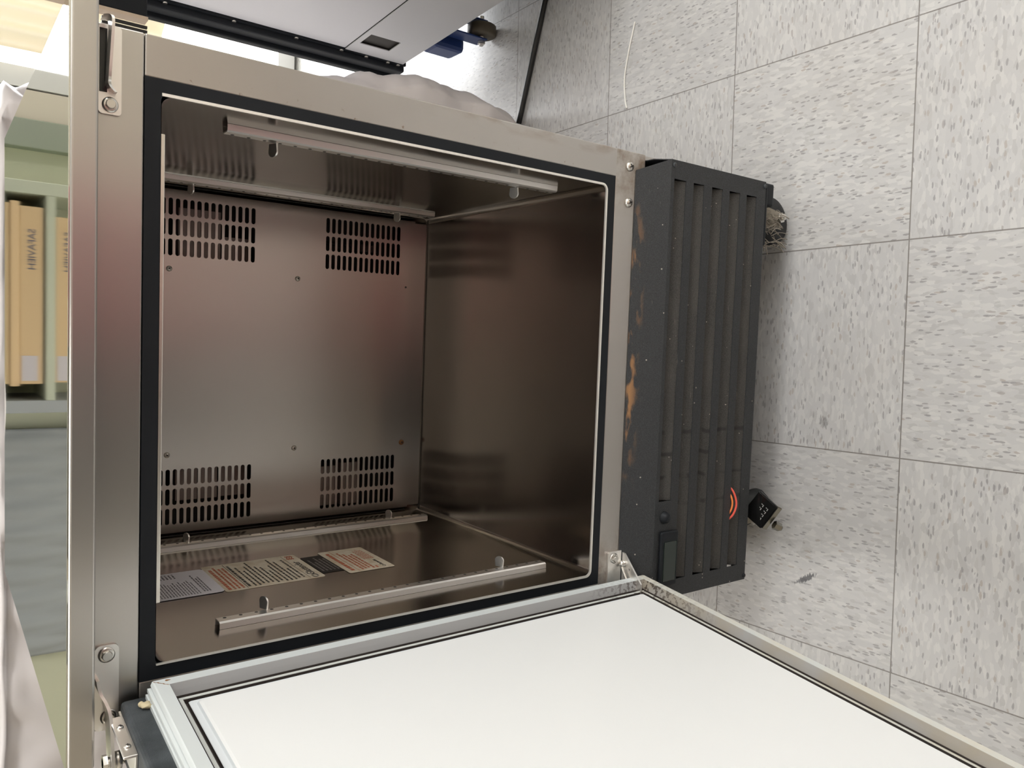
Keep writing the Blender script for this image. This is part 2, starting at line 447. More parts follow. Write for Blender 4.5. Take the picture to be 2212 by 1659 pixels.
def plate(name, outer, holes, thick, xf, material, parent=None):
    """flat plate with holes cut through, made from a filled 2D curve; xf maps (u,v,w) to the world"""
    cu = bpy.data.curves.new(name, 'CURVE'); cu.dimensions = '2D'; cu.fill_mode = 'BOTH'; cu.extrude = thick / 2
    for pts in [outer] + holes:
        sp_ = cu.splines.new('POLY'); sp_.points.add(len(pts) - 1); sp_.use_cyclic_u = True
        for q, p in zip(sp_.points, pts): q.co = (p[0], p[1], 0, 1)
    tmp = bpy.data.objects.new('tmp', cu); COL.objects.link(tmp)
    me = bpy.data.meshes.new_from_object(tmp)
    bpy.data.objects.remove(tmp); bpy.data.curves.remove(cu)
    me.materials.clear()
    me.transform(xf); me.name = name
    bm = bmesh.new(); bm.from_mesh(me)
    bmesh.ops.remove_doubles(bm, verts=bm.verts, dist=1e-6)
    bm.to_mesh(me); bm.free()
    for p in me.polygons: p.use_smooth = False; p.material_index = 0
    o = link(name, me, material, parent); ORG[o.name] = Vector((0, 0, 0)); return o
def text(name, s, size, xf, material, parent=None, depth=.0001, align='LEFT'):
    cu = bpy.data.curves.new(name, 'FONT'); cu.body = s; cu.size = size; cu.extrude = depth
    cu.align_x = align; cu.resolution_u = 3; cu.offset = size * .012
    tmp = bpy.data.objects.new('tmp', cu); COL.objects.link(tmp)
    me = bpy.data.meshes.new_from_object(tmp)
    bpy.data.objects.remove(tmp); bpy.data.curves.remove(cu)
    me.materials.clear()
    me.transform(xf); me.name = name
    o = link(name, me, material, parent); ORG[o.name] = Vector((0, 0, 0)); return o
def structure(o): o['kind'] = 'structure'; return o
XZ = lambda y: Matrix(((1, 0, 0, 0), (0, 0, -1, y), (0, 1, 0, 0), (0, 0, 0, 1)))     # (u,v,w)->(u, y-w, v): faces -y

# ------------------------------------------------------------------ the room
X0, X1, Y0, Y1, H = -2.3, 2.3, -2.6, 2.1, 2.55
structure(box('floor', (X0, Y0, -.05), (X1, Y1, 0), M['floor']))
structure(box('ceiling', (X0, Y0, H), (X1, Y1, H + .06), M['ceil']))
structure(box('wall_left', (X0 - .1, Y0, 0), (X0, Y1, H), M['wallcream']))
VY0, VY1, VZ0, VZ1 = -1.95, -.05, .85, 2.15                    # unseen window added in the right wall to brighten the door
YZ = lambda x: Matrix(((0, 0, -1, x), (1, 0, 0, 0), (0, 1, 0, 0), (0, 0, 0, 1)))
structure(plate('wall_right', [(Y0, 0), (Y1, 0), (Y1, H), (Y0, H)], [[(VY0, VZ0), (VY1, VZ0), (VY1, VZ1), (VY0, VZ1)]], .1, YZ(X1 + .05), M['wallcream']))
wf2 = structure(plate('added_side_window', rrect(VY0 - .05, VY1 + .05, VZ0 - .05, VZ1 + .05, .004, 1),
           [[(VY0 + .01, VZ0 + .01), (-1.015, VZ0 + .01), (-1.015, VZ1 - .01), (VY0 + .01, VZ1 - .01)], [(-.985, VZ0 + .01), (VY1 - .01, VZ0 + .01), (VY1 - .01, VZ1 - .01), (-.985, VZ1 - .01)]], .03, YZ(X1 - .015), M['trim']))
box('window_pane', (X1 + .04, VY0, VZ0), (X1 + .046, VY1, VZ1), M['pane'], wf2)
structure(box('wall_front', (X0, Y0 - .1, 0), (X1, Y0, H), M['wallcream']))
WX0, WX1, WZ0, WZ1 = .80, 1.62, .06, 2.10                     # tall window behind, daylight outside
structure(plate('wall_back', [(X0, 0), (X1, 0), (X1, H), (X0, H)], [[(WX0, WZ0), (WX1, WZ0), (WX1, WZ1), (WX0, WZ1)]], .1, XZ(Y1 + .05), M['wallsage']))
wf = plate('window_1', rrect(WX0 - .05, WX1 + .05, WZ0 - .05, WZ1 + .05, .004, 1),
           [[(WX0 + .01, WZ0 + .01), (WX1 - .01, WZ0 + .01), (WX1 - .01, WZ1 - .01), (WX0 + .01, WZ1 - .01)]], .03, XZ(Y1 - .015), M['trim'])
structure(wf)
o = box('window_pane', (WX0, Y1 + .04, WZ0), (WX1, Y1 + .046, WZ1), M['pane'], wf)
structure(box('baseboard_back', (X0, Y1 - .012, 0), (WX0 - .06, Y1, .09), M['trim'], bev=.003))
d2 = structure(box('added_dark_panel', (-.82, Y0, 0), (.12, Y0 + .04, 2.03), M['panelgrey'], bev=.004))  # unseen dark panel added so the top rail reflects a dark band
cyl('panel_handle', (-.75, Y0 + .04, 1.0), (-.75, Y0 + .10, 1.0), .022, M['bolt'], d2)
# daylight coming in through the window
ld = bpy.data.lights.new('window_daylight', 'AREA'); ld.shape = 'RECTANGLE'; ld.size = WX1 - WX0; ld.size_y = WZ1 - WZ0
ld.energy = BACKWIN; ld.color = (.95, .97, 1.0)
lo_ = bpy.data.objects.new('window_daylight', ld); COL.objects.link(lo_)
lo_.location = ((WX0 + WX1) / 2, Y1 + .30, (WZ0 + WZ1) / 2); lo_.rotation_euler = (radians(-90), 0, 0)

ld2 = bpy.data.lights.new('added_side_fill', 'AREA'); ld2.shape = 'RECTANGLE'; ld2.size = VY1 - VY0; ld2.size_y = VZ1 - VZ0  # lamp added on the right to light door panel and floor
ld2.energy = SIDE; ld2.color = (.96, .98, 1.0)
lo2 = bpy.data.objects.new('added_side_fill', ld2); COL.objects.link(lo2)
lo2.location = (X1 + .30, (VY0 + VY1) / 2, (VZ0 + VZ1) / 2 + .1); lo2.rotation_euler = (0, radians(90 - 8), 0); lo2.rotation_euler = (radians(90), 0, radians(90))
def ceiling_light(cx, cy, label):
    r = empty('ceiling_light', (cx, cy, H), label, 'ceiling light', 'ceiling light panels')
    plate('frame', rrect(-.62, .62, -.32, .32, .01, 2), [rrect(-.585, .585, -.285, .285, .004, 1)], .03,
          Matrix.Translation((cx, cy, H - .015)), M['trim'], r)
    box('diffuser', (cx - .585, cy - .285, H - .022), (cx + .585, cy + .285, H - .008), M['lamp'], r)
ceiling_light(-.55, -.55, 'ceiling light panel above the space in front of the freezer')
ceiling_light(-.75, 1.05, 'ceiling light panel above the sheet covered pile')
ceiling_light(1.25, -.7, 'ceiling light panel above the open floor on the right')

# ------------------------------------------------------------------ the freezer
FZ = empty('undercounter_freezer', (0, .28, 0), 'stainless steel undercounter freezer on casters with its white lined door standing open', 'freezer')
# outer shell (sides, back, underside)
bm = bmesh.new()
abox(bm, (.2965, .004, .118), (.303, .562, .980), .001)
abox(bm, (-.303, .004, .118), (-.2965, .562, .980), .001)
abox(bm, (-.2965, .559, .118), (.2965, .562, .980))
abox(bm, (-.2965, .004, .118), (.2965, .559, .124))
fin(bm, 'cabinet_shell', M['side'], FZ)
# countertop: polished top sheet on a brushed front band
def prism(bm, quad, z0, z1, bev):
    A = [bm.verts.new((a, b, z0)) for a, b in quad]; B = [bm.verts.new((a, b, z1)) for a, b in quad]
    bm.faces.new(A[::-1]); bm.faces.new(B)
    for i in range(4): bm.faces.new((A[i], A[(i + 1) % 4], B[(i + 1) % 4], B[i]))
    bmesh.ops.bevel(bm, geom=list(bm.edges), offset=bev, segments=3, affect='EDGES', profile=.5)
bm = bmesh.new(); prism(bm, [(-.3205, -.030), (.3130, -.030), (.3045, .5645), (-.3062, .5645)], .9800, 1.0000, .0022)
fin(bm, 'countertop_band', M['front'], FZ)
bm = bmesh.new(); prism(bm, [(-.3190, -.0278), (.3115, -.0278), (.3032, .5640), (-.3050, .5640)], .9996, 1.0010, .0004)
fin(bm, 'countertop', M['top'], FZ)
# face frame
box('top_rail', (-.303, 0, .9405), (.303, .006, .9800), M['front'], FZ, .0012)
box('right_stile', (.2670, 0, .3765), (.303, .006, .9400), M['stile'], FZ, .0012)
box('left_stile', (-.303, 0, .3765), (-.2670, .006, .9400), M['stile'], FZ, .0012)
box('bottom_rail', (-.303, 0, .325), (.303, .006, .3785), M['strip'], FZ, .0012)
# black breaker strip around the opening
plate('breaker_strip', [(-.267, .379), (.267, .379), (.267, .940), (-.267, .940)], [rrect(-.2540, .2545, .3930, .9268, .006)], .006, XZ(.0023), M['black'], FZ)
_o, _i = [], []
for (x_, z_, r_, a0, a1) in ((.2525, .3955, .0065, 0, -90), (-.2525, .3955, .0065, -90, -180)):
    sg = 1 if x_ > 0 else -1
    cx_, cz_ = x_ - sg * r_, z_ + r_
    for k in range(7):
        a = radians(a0 + (a1 - a0) * k / 6)
        _i.append((cx_ + r_ * cos(a), cz_ + r_ * sin(a))); _o.append((cx_ + (r_ + .0026) * cos(a), cz_ + (r_ + .0026) * sin(a)))
_o = [(.2551, .9262)] + _o + [(-.2540, .9262)]; _i = [(.2525, .9262)] + _i + [(-.2525, .9262)]
plate('opening_edge', _o + _i[::-1], [], .0022, XZ(-.0012), M['edge'], FZ)
# liner : rounded box open to the front
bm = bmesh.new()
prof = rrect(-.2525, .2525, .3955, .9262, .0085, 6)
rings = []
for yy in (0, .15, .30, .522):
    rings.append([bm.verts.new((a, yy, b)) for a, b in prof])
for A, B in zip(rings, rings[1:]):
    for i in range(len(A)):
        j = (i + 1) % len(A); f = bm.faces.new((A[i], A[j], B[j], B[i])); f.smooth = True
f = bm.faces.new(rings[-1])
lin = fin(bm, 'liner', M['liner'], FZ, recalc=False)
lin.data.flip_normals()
# light metal bar under the ceiling of the compartment
box('ceiling_trim_bar', (-.2010, .0112, .9203), (.2232, .0128, .9262), M['bright'], FZ, .0008)
# evaporator cover with four vents of slots
def slot(cx, cz, lx, lz, n=6):
    r = lz / 2; pts = []
    for k in range(n + 1): a = radians(-90 + 180 * k / n); pts.append((cx + lx / 2 - r + r * cos(a), cz + r * sin(a)))
    for k in range(n + 1): a = radians(90 + 180 * k / n); pts.append((cx - lx / 2 + r + r * cos(a), cz + r * sin(a)))
    return pts
holes = []
for xs, xe in ((.1523, .2331), (-.2331, -.1523)):
    for za in (.4489, .6938):
        for i in range(3):
            for k in range(14):
                holes.append(slot(xs + .0119 + i * .02845, za + .0029 + k * .00971, .0238, .0060))
cover = plate('evaporator_cover', rrect(-.2445, .2445, .4205, .918, .002, 2), holes, .0016, XZ(.4400), M['back'], FZ)
for s in (-1, 1): box('cover_flange', (min(s * .2437, s * .2452), .4392, .4205), (max(s * .2437, s * .2452), .475, .918), M['back'], FZ)
box('rear_ledge', (-.2440, .4430, .3957), (.2440, .520, .4200), M['back'], FZ, .0015)
# evaporator coil, fan and pan seen through the slots
bm = bmesh.new()
abox(bm, (-.205, .470, .735), (.225, .505, .760)); abox(bm, (-.205, .470, .764), (.225, .505, .795))
abox(bm, (-.205, .475, .690), (.19, .505, .731))
fin(bm, 'evaporator_coil', M['fin'], FZ)
bm = bmesh.new(); abox(bm, (-.235, .465, .500), (-.165, .505, .535)); abox(bm, (-.235, .47, .54), (-.17, .505, .57))
fin(bm, 'drain_heater_plate', M['fin'], FZ)
bm = bmesh.new(); abox(bm, (.188, .468, .475), (.205, .49, .515), .002); abox(bm, (.195, .468, .52), (.2, .48, .57), .001)
fin(bm, 'fan_motor', M['blackgloss'], FZ)
bm = bmesh.new()
abox(bm, (-.2515, .5195, .398), (.2515, .5215, .924)); abox(bm, (-.2520, .446, .4215), (-.2505, .5195, .924)); abox(bm, (.2505, .446, .4215), (.2520, .5195, .924))
fin(bm, 'cavity_shade_lining', M['dark'], FZ)  # dark plates put in as shade behind the vent slots
# screws on the cover
def pan_screw(name, c, r, parent, material, axis=(0, -1, 0)):
    bm = bmesh.new()
    alathe(bm, c, axis, [(0, r), (r * .25, r), (r * .55, r * .78), (r * .72, r * .4), (r * .76, 0)], 20)
    A = Vector(axis).normalized(); a = Vector((1, 0, .6)).normalized(); a = (a - A * a.dot(A)).normalized(); b = A.cross(a)
    cc_ = Vector(c) + A * (r * .66)
    for d_ in (a, b):
        e_ = A.cross(d_)
        mm = Matrix((d_, e_, A)).transposed().to_4x4(); mm.translation = cc_
        abox(bm, (-r * .5, -r * .13, -.0003), (r * .5, r * .13, r * .14), 0, 1, 1, mm)
    return fin(bm, name, [material, M['inkblack']], parent)
for sx, sz in ((.1336, .6265), (-.1312, .6268), (.1338, .8146), (-.1313, .8148)):
    pan_screw('cover_screw', (sx, .4391, sz), .0041, FZ, M['bolt'])
pan_screw('cover_screw', (-.1317, .4391, .4359), .0045, FZ, M['rust'])['label'] = 'rusty screw in the evaporator cover'
bm = bmesh.new(); acyl(bm, (.1332, .4391, .4357), (.1332, .4388, .4357), .0017, n=12)
fin(bm, 'screw_hole', M['inkblack'], FZ)
# shelf pilasters with clips
def pilaster(side, y0, z0, z1, clips):
    s = side
    bm = bmesh.new()
    w, dpt, th = .0165, .0075, .0012
    xw = s * .2523; xi = s * (.2523 - dpt)
    sec = [(xw, y0), (xi + s * .0015, y0 + .0005), (xi, y0 + .0025), (xi, y0 + w - .0025), (xi + s * .0015, y0 + w - .0005), (xw, y0 + w),
           (xw, y0 + w - th), (xi + s * (.0015 + th), y0 + w - .0005 - th), (xi + s * th, y0 + w - .003), (xi + s * th, y0 + .003), (xi + s * (.0015 + th), y0 + .0005 + th), (xw, y0 + th)]
    A = [bm.verts.new((a, b, z0)) for a, b in sec]; B = [bm.verts.new((a, b, z1)) for a, b in sec]
    for i in range(len(sec)):
        j = (i + 1) % len(sec); bm.faces.new((A[i], A[j], B[j], B[i]))
    bm.faces.new(A[::-1]); bm.faces.new(B)
    n = 26
    for k in range(n):
        zz = z0 + .008 + (z1 - z0 - .016) * k / (n - 1)
        acyl(bm, (xi, y0 + w * .68, zz), (xi - s * .00015, y0 + w * .68, zz), .0019, n=10, mi=1)
    o = fin(bm, 'shelf_pilaster', [M['alu'], M['inkblack']], FZ)
    for (cy, cz) in clips:
        bm = bmesh.new()
        # round tab standing out from the channel
        pts = [(0, -.0052), (.0075, -.0060)] + [(.0075 + .0062 * cos(radians(a)), .0062 * sin(radians(a))) for a in range(-75, 76, 15)] + [(.0075, .0060), (0, .0052)]
        tilt = radians(20)
        A = [bm.verts.new((xi - s * a, cy + b, cz + b * 0.35 - .0008)) for a, b in pts]
        B = [bm.verts.new((xi - s * a, cy + b, cz + b * 0.35 + .0008)) for a, b in pts]
        for i in range(len(pts)):
            j = (i + 1) % len(pts); bm.faces.new((A[i], A[j], B[j], B[i]))
        bm.faces.new(A[::-1]); bm.faces.new(B)
        fin(bm, 'shelf_clip', M['alu'], o)
    return o
pilaster(1, .0484, .4345, .8548, [(.066, .8030), (.066, .4915)])
pilaster(1, .3650, .4270, .8560, [(.376, .8030), (.376, .4900)])
pilaster(-1, .0510, .4260, .8540, [(.068, .8030), (.068, .4915)])
pilaster(-1, .3650, .4230, .8560, [(.376, .8030), (.376, .4900)])

# stickers on the left wall of the compartment (u = +y, v = +z, facing +x)
LX = -.2524
def LXF(y, z, lift=.0004): return Matrix(((0, 0, 1, LX + lift), (1, 0, 0, y), (0, 1, 0, z), (0, 0, 0, 1)))
def sticker(name, y0, y1, z0, z1, material, r=.003, label=None, lift=.0003):
    o = plate(name, rrect(y0, y1, z0, z1, r, 3), [], .0003, LXF(0, 0, lift), material, FZ)
    if label: o['label'] = label
    return o
def printed(parent, name, material, rows, lift=.0006):
    """rows of word-like strokes: (y0, y1, z, height)"""
    bm = bmesh.new()
    for (a, b, zz, h) in rows:
        yy = a
        while yy < b - .001:
            w = min(random.uniform(.0035, .009), b - yy)
            q = [bm.verts.new((LX + lift, p, q_)) for p, q_ in ((yy, zz), (yy + w, zz), (yy + w, zz + h), (yy, zz + h))]
            bm.faces.new(q); yy += w + random.uniform(.0008, .0016)
    return fin(bm, name, material, parent, recalc=False)
def rule(parent, name, material, y0, y1, zz, h=.0008, lift=.0006):
    bm = bmesh.new(); q = [bm.verts.new((LX + lift, p, q_)) for p, q_ in ((y0, zz), (y1, zz), (y1, zz + h), (y0, zz + h))]
    bm.faces.new(q); return fin(bm, name, material, parent, recalc=False)
w1 = sticker('notice_sticker', .1662, .2650, .8130, .9000, M['paper'], .006, 'white printed sticker at the top of the compartment wall', .0007)
printed(w1, 'printed_lines', M['inkgrey'], [(.176, .176 + random.uniform(.05, .078), .826 + k * .0032, .0017) for k in range(3)] + [(.172, .172 + random.uniform(.045, .062), .8385 + k * .0032, .0013) for k in range(17)] + [(.240, .258, .850 + k * .004, .002) for k in range(8)], .0010)
w2 = sticker('instruction_sticker', .1625, .2730, .6905, .8130, M['cream'], .004, 'large aged cream instruction sticker')
rows = []; 
for k in range(12):
    rows.append((.1685 + random.choice((0, .004, 0)), random.uniform(.215, .267), .7135 + k * .0056, .0024))
printed(w2, 'printed_lines', M['inkblack'], rows)
printed(w2, 'heading_lines', M['inkblack'], [(.170, .262, .7815, .0032)])
rule(w2, 'ruled_line', M['inkblack'], .166, .270, .7862); rule(w2, 'ruled_line', M['inkblack'], .166, .270, .7092, .0006)
printed(w2, 'warning_lines', M['inkred'], [(.168, random.uniform(.245, .268), .7895 + k * .0050, .0026) for k in range(3)] + [(.168, .255, .8048, .0038)])
text('maker_name', 'Glastender', .0135, LXF(.1785, .6975, .0006), M['inkblack'], w2)
bm = bmesh.new()
for (ra, rb) in ((.0062, .0040), (.0045, .0028)):
    pts = [(LX + .0006, .1720 + ra * cos(2 * pi * k / 24), .7010 + rb * sin(2 * pi * k / 24)) for k in range(25)]
    atube(bm, pts, .0003, 4)
fin(bm, 'maker_logo', M['inkblack'], w2)
bm = bmesh.new()
for k in range(3):
    pts = smoothpts([(LX + .0006, .252, .6975 + k * .0032), (LX + .0006, .257, .6992 + k * .0032), (LX + .0006, .262, .6965 + k * .0032), (LX + .0006, .267, .6985 + k * .0032)], 4)
    atube(bm, pts, .0007, 4)
fin(bm, 'flag_emblem', M['inkred'], w2)
w3 = sticker('rating_plate', .1755, .2525, .6575, .6890, M['plate'], .002, 'small black rating plate between the two cream stickers')
printed(w3, 'printed_lines', M['inklight'], [(.183, random.uniform(.215, .246), .6625 + k * .0052, .0024) for k in range(5)])
w4 = sticker('warning_sticker', .1580, .2632, .5955, .6602, M['cream'], .003, 'aged cream sticker with red warning text, lowest on the wall', .0006)
printed(w4, 'warning_heading', M['inkred'], [(.166, .252, .6490, .0048)], .0009)
rule(w4, 'ruled_line', M['inkred'], .161, .260, .6445, .0007, .0009)
printed(w4, 'warning_lines', M['inkred'], [(.164, .248, .6370, .0028), (.166, .240, .6318, .0028), (.168, .232, .6266, .0028), (.164, .236, .6214, .0028), (.164, .172, .6160, .0028)] + [(.205, random.uniform(.245, .256), .6030 + k * .0030, .0014) for k in range(5)], .0009)
text('maker_name', 'Glastender', .0062, LXF(.171, .6055, .0009), M['inkblack'], w4)
bm = bmesh.new()
pts = [(LX + .0009, .1672 + .0030 * cos(2 * pi * k / 20), .6073 + .0020 * sin(2 * pi * k / 20)) for k in range(21)]
atube(bm, pts, .0003, 4)
fin(bm, 'maker_logo', M['inkblack'], w4)

# hex bolt
def bolt(name, c, r, parent, axis=(0, -1, 0)):
    A = Vector(axis).normalized(); c = Vector(c)
    bm = bmesh.new()
    alathe(bm, c, A, [(0, r * 1.5), (.0012, r * 1.5), (.0014, r * 1.05), (.0014, 0)], 24)
    acyl(bm, c + A * .0012, c + A * (.0012 + r * .75), r, n=6)
    acyl(bm, c + A * (.0012 + r * .75), c + A * (.0012 + r * .9), r * .92, r * .8, n=24)
    return fin(bm, name, M['bolt'], parent)
# upper right hinge seat (unused side)
def hplate(name, x0, x1, z0, z1, y0, y1, r, material, parent):
    return plate(name, rrect(x0, x1, z0, z1, r, 5), [], y1 - y0, XZ((y0 + y1) / 2), material, parent)
hb = hplate('hinge_seat', .2285, .3015, .9585, .9760, -.0028, -.0002, .003, M['alu'], FZ)
hb['label'] = 'hinge seat on the side without a door'
bolt('hinge_bolt', (.2363, -.0028, .9672), .0042, hb)
bm = bmesh.new()   # U-shaped arm
arm = smoothpts([(.246, -.004, .9640), (.250, -.008, .9690), (.255, -.014, .9702), (.280, -.018, .9695), (.298, -.020, .9690), (.303, -.018, .9702), (.3035, -.014, .9740)], 5)
for p, q in zip(arm, arm[1:]):
    pass
A = []
for p in arm:
    A.append([bm.verts.new(p + Vector(d)) for d in ((0, .010, -.0011), (0, -.006, -.0011), (0, -.006, .0011), (0, .010, .0011))])
for P, Q in zip(A, A[1:]):
    for i in range(4): bm.faces.new((P[i], P[(i + 1) % 4], Q[(i + 1) % 4], Q[i]))
bm.faces.new(A[0][::-1]); bm.faces.new(A[-1])
fin(bm, 'hinge_arm', M['alu'], hb)
box('hinge_slot', (.246, -.0030, .9695), (.298, -.0026, .9755), M['blackgloss'], hb)
# upper left hinge carrying the door
hl = hplate('hinge_bracket', -.3020, -.2262, .9570, .9765, -.0032, -.0002, .005, M['alu'], FZ)
bolt('hinge_bolt', (-.2345, -.0032, .9670), .0045, hl); bolt('hinge_bolt', (-.2905, -.0032, .9650), .0045, hl)
bm = bmesh.new()
arm = smoothpts([(-.2500, -.008, .9762), (-.2600, -.010, .9745), (-.2690, -.014, .9705), (-.2790, -.018, .9680), (-.3000, -.022, .9672), (-.3260, -.026, .9668)], 6)
A = []
for p in arm:
    A.append([bm.verts.new(p + Vector(d)) for d in ((0, .012, -.0013), (0, -.012, -.0013), (0, -.012, .0013), (0, .012, .0013))])
for P, Q in zip(A, A[1:]):
    for i in range(4): bm.faces.new((P[i], P[(i + 1) % 4], Q[(i + 1) % 4], Q[i]))
bm.faces.new(A[0][::-1]); bm.faces.new(A[-1])
fin(bm, 'hinge_arm', M['alu'], hl)
bm = bmesh.new(); acyl(bm, (-.3200, -.026, .9480), (-.3200, -.026, .9735), .0042, n=16); acyl(bm, (-.3200, -.026, .9590), (-.3200, -.026, .9640), .0075, n=18)
acyl(bm, (-.3200, -.026, .9700), (-.3200, -.026, .9735), .0072, n=6)
fin(bm, 'hinge_pin', M['bolt'], hl)
# lower hinge bracket with spring rod
lb = hplate('lower_hinge_bracket', -.3000, -.2262, .3370, .3640, -.0032, -.0002, .004, M['alu'], FZ)
bolt('hinge_bolt', (-.2355, -.0032, .3535), .0045, lb)
plate('bracket_shelf', [(-.2275, -.0005), (-.2300, -.0080), (-.2640, -.0400), (-.3000, -.0400), (-.3000, -.0005)], [slot(-.250, -.017, .004, .004)], .0026,
      Matrix.Translation((0, 0, .3375)), M['alu'], lb)
bm = bmesh.new()
atube(bm, smoothpts([(-.2400, -.0060, .3420), (-.2450, -.0075, .3425), (-.2520, -.0110, .3430), (-.2650, -.0190, .3430), (-.2800, -.0250, .3430)], 5), .0016, 8)
alathe(bm, (-.2440, -.0070, .3390), (0, 0, 1), [(0, .0045), (.004, .0045), (.006, .003), (.0075, 0)], 16)
fin(bm, 'spring_rod', M['bolt'], lb)
# rail screws beside the grille
pan_screw('rail_screw', (.2829, -.0002, .3543), .0062, FZ, M['bolt'])
pan_screw('rail_screw', (.2363, -.0002, .3539), .0062, FZ, M['bolt'])

# ------------------------------------------------------------------ front grille
GY = -.028
rows = [(.2755, .2990), (.2385, .2605), (.1990, .2220), (.1600, .1838), (.1222, .1450)]
gh = []
for i, (a, b) in enumerate(rows):
    x0 = -.160 if i == 0 else -.272
    gh.append([(x0, a), (.272, a), (.272, b), (x0, b)])
GR = plate('grille_panel', [(-.2965, .101), (.2965, .101), (.2965, .3055), (-.2965, .3055)], gh, .0014, XZ(GY), M['grille'], FZ)
GR.name = 'front_grille'; ORG['front_grille'] = Vector((0, 0, 0))
bm = bmesh.new()
def quadbox(pts, off):
    A = [bm.verts.new(p) for p in pts]; B = [bm.verts.new(Vector(p) + Vector(off)) for p in pts]
    bm.faces.new(A); bm.faces.new(B[::-1])
    for i in range(4): bm.faces.new((A[i], B[i], B[(i + 1) % 4], A[(i + 1) % 4]))
# sloping upper face, short of the corner on the right
quadbox([(-.2965, GY - .0007, .3055), (.2965, GY - .0007, .3055), (.2800, -.0010, .3430), (-.2965, -.0010, .3430)], (0, .0010, -.0010))
# end returns and bottom return
for s in (-1, 1):
    xo = s * .2965
    quadbox([(xo, GY, .101), (xo, GY, .3055), (xo, .02, .3055), (xo, .02, .101)], (-s * .0012, 0, 0))
quadbox([(.2965, GY, .3055), (.2965, -.012, .322), (.2965, .02, .322), (.2965, .02, .3055)], (-.0012, 0, 0))
quadbox([(-.2965, GY, .101), (.2965, GY, .101), (.2965, -.004, .101), (-.2965, -.004, .101)], (0, 0, .0012))
fin(bm, 'grille_shroud', M['grille'], GR)
for i, (a, b) in enumerate(rows):
    x0 = -.160 if i == 0 else -.272
    bm = bmesh.new()
    n = 6; T_ = []; 
    for k in range(n + 1):
        s = k / n
        yy = GY + .0004 + .017 * s ** 1.3; zz = a + (b - a + .004) * s
        T_.append([bm.verts.new((xx, yy, zz)) for xx in (x0 + .0005, .272 - .0005)] + [bm.verts.new((xx, yy + .001, zz)) for xx in (x0 + .0005, .272 - .0005)])
    for P, Q in zip(T_, T_[1:]):
        bm.faces.new((P[0], P[1], Q[1], Q[0])); bm.faces.new((P[2], Q[2], Q[3], P[3]))
        bm.faces.new((P[0], Q[0], Q[2], P[2])); bm.faces.new((P[1], P[3], Q[3], Q[1]))
    bm.faces.new((T_[0][0], T_[0][2], T_[0][3], T_[0][1])); bm.faces.new((T_[-1][0], T_[-1][1], T_[-1][3], T_[-1][2]))
    fin(bm, 'louver', M['louver'], GR)
for sx, sz in ((.2895, .3000), (.2898, .1035), (-.2905, .1035)):
    pan_screw('grille_screw', (sx, GY - .0007, sz), .0033, GR, M['black'] if sx < 0 else M['doorskin'])
bm = bmesh.new(); alathe(bm, (-.1823, GY - .0005, .2868), (0, -1, 0), [(0, .0085), (.002, .0085), (.003, .0070), (.0065, .0066), (.0085, .0045), (.009, 0)], 24)
fin(bm, 'push_button', M['black'], GR)
ds = box('temperature_display', (-.2780, GY - .006, .2605), (-.2010, GY - .0005, .2955), M['black'], GR, .003, 3)
box('display_window', (-.2700, GY - .0068, .2650), (-.2150, GY - .0058, .2900), M['lcd'], FZ, .001)
bpy.data.objects['display_window'].parent = None
adopt(bpy.data.objects['display_window'], GR)
# red wires bulging out through the louvers
bm = bmesh.new()
atube(bm, smoothpts([(-.150, -.020, .1445), (-.158, -.0285, .1405), (-.172, -.0325, .1365), (-.184, -.0325, .1365), (-.196, -.0290, .1400), (-.206, -.020, .1450)], 6), .0015, 8, 0)
atube(bm, smoothpts([(-.155, -.019, .1468), (-.165, -.0280, .1440), (-.177, -.0300, .1415), (-.190, -.0275, .1430), (-.202, -.019, .1470)], 6), .0013, 8, 1)
fin(bm, 'wire_loop', [M['red'], M['orange']], FZ)['label'] = 'red and orange wires bulging out of the grille'
# lint and a crumb on the louvers
# ------------------------------------------------------------------ casters
def caster(name, cx, cy, roll, r=.038, fork=True, label=None):
    """roll: heading of the wheel axle in degrees from +y towards +x"""
    a = radians(roll); axd = Vector((sin(a), -cos(a), 0)); fw = Vector((cos(a), sin(a), 0))
    c = Vector((cx, cy, r))
    bm = bmesh.new()
    alathe(bm, c - axd * .014, axd, [(0, 0), (0, r * .72), (.0015, r * .8), (.002, r * .93), (.007, r), (.021, r), (.026, r * .93), (.0265, r * .8), (.028, r * .72), (.028, 0)], 36)
    w = fin(bm, name, M['rubber'], FZ)
    if label: w['label'] = label
    bm = bmesh.new()
    for s in (-1, 1):
        o_ = c + axd * (s * .018)
        pts = [(-.011, -.006), (.011, -.006), (.016, .030), (.024, .052), (-.024, .052), (-.016, .030)]
        A = [bm.verts.new(o_ + fw * p + Vector((0, 0, q))) for p, q in pts]; B = [bm.verts.new(o_ + axd * (s * .002) + fw * p + Vector((0, 0, q))) for p, q in pts]
        bm.faces.new(A); bm.faces.new(B[::-1])
        for i in range(len(pts)): bm.faces.new((A[i], B[i], B[(i + 1) % len(pts)], A[(i + 1) % len(pts)]))
    acyl(bm, c + Vector((0, 0, .050)), c + Vector((0, 0, .056)), .026, n=24)
    fin(bm, 'fork', M['fork'], w)
    bm = bmesh.new()
    acyl(bm, c - axd * .025, c + axd * .024, .0045, n=14)
    acyl(bm, c + axd * .020, c + axd * .027, .0085, n=6); acyl(bm, c + axd * .027, c + axd * .032, .0048, n=14)
    acyl(bm, c - axd * .020, c - axd * .026, .0085, n=6)
    fin(bm, 'axle_bolt', M['bolt'], w)
    box('mounting_plate', (cx - .045, cy - .04, r + .056), (cx + .045, cy + .06, r + .062), M['black'], w, .002)
    return w, c, axd, fw
cr = caster('caster', .250, .012, 8, label='caster under the right front corner, clogged with lint')
cl = caster('caster', -.205, .020, -38, label='caster under the left front corner, with a brake pedal')
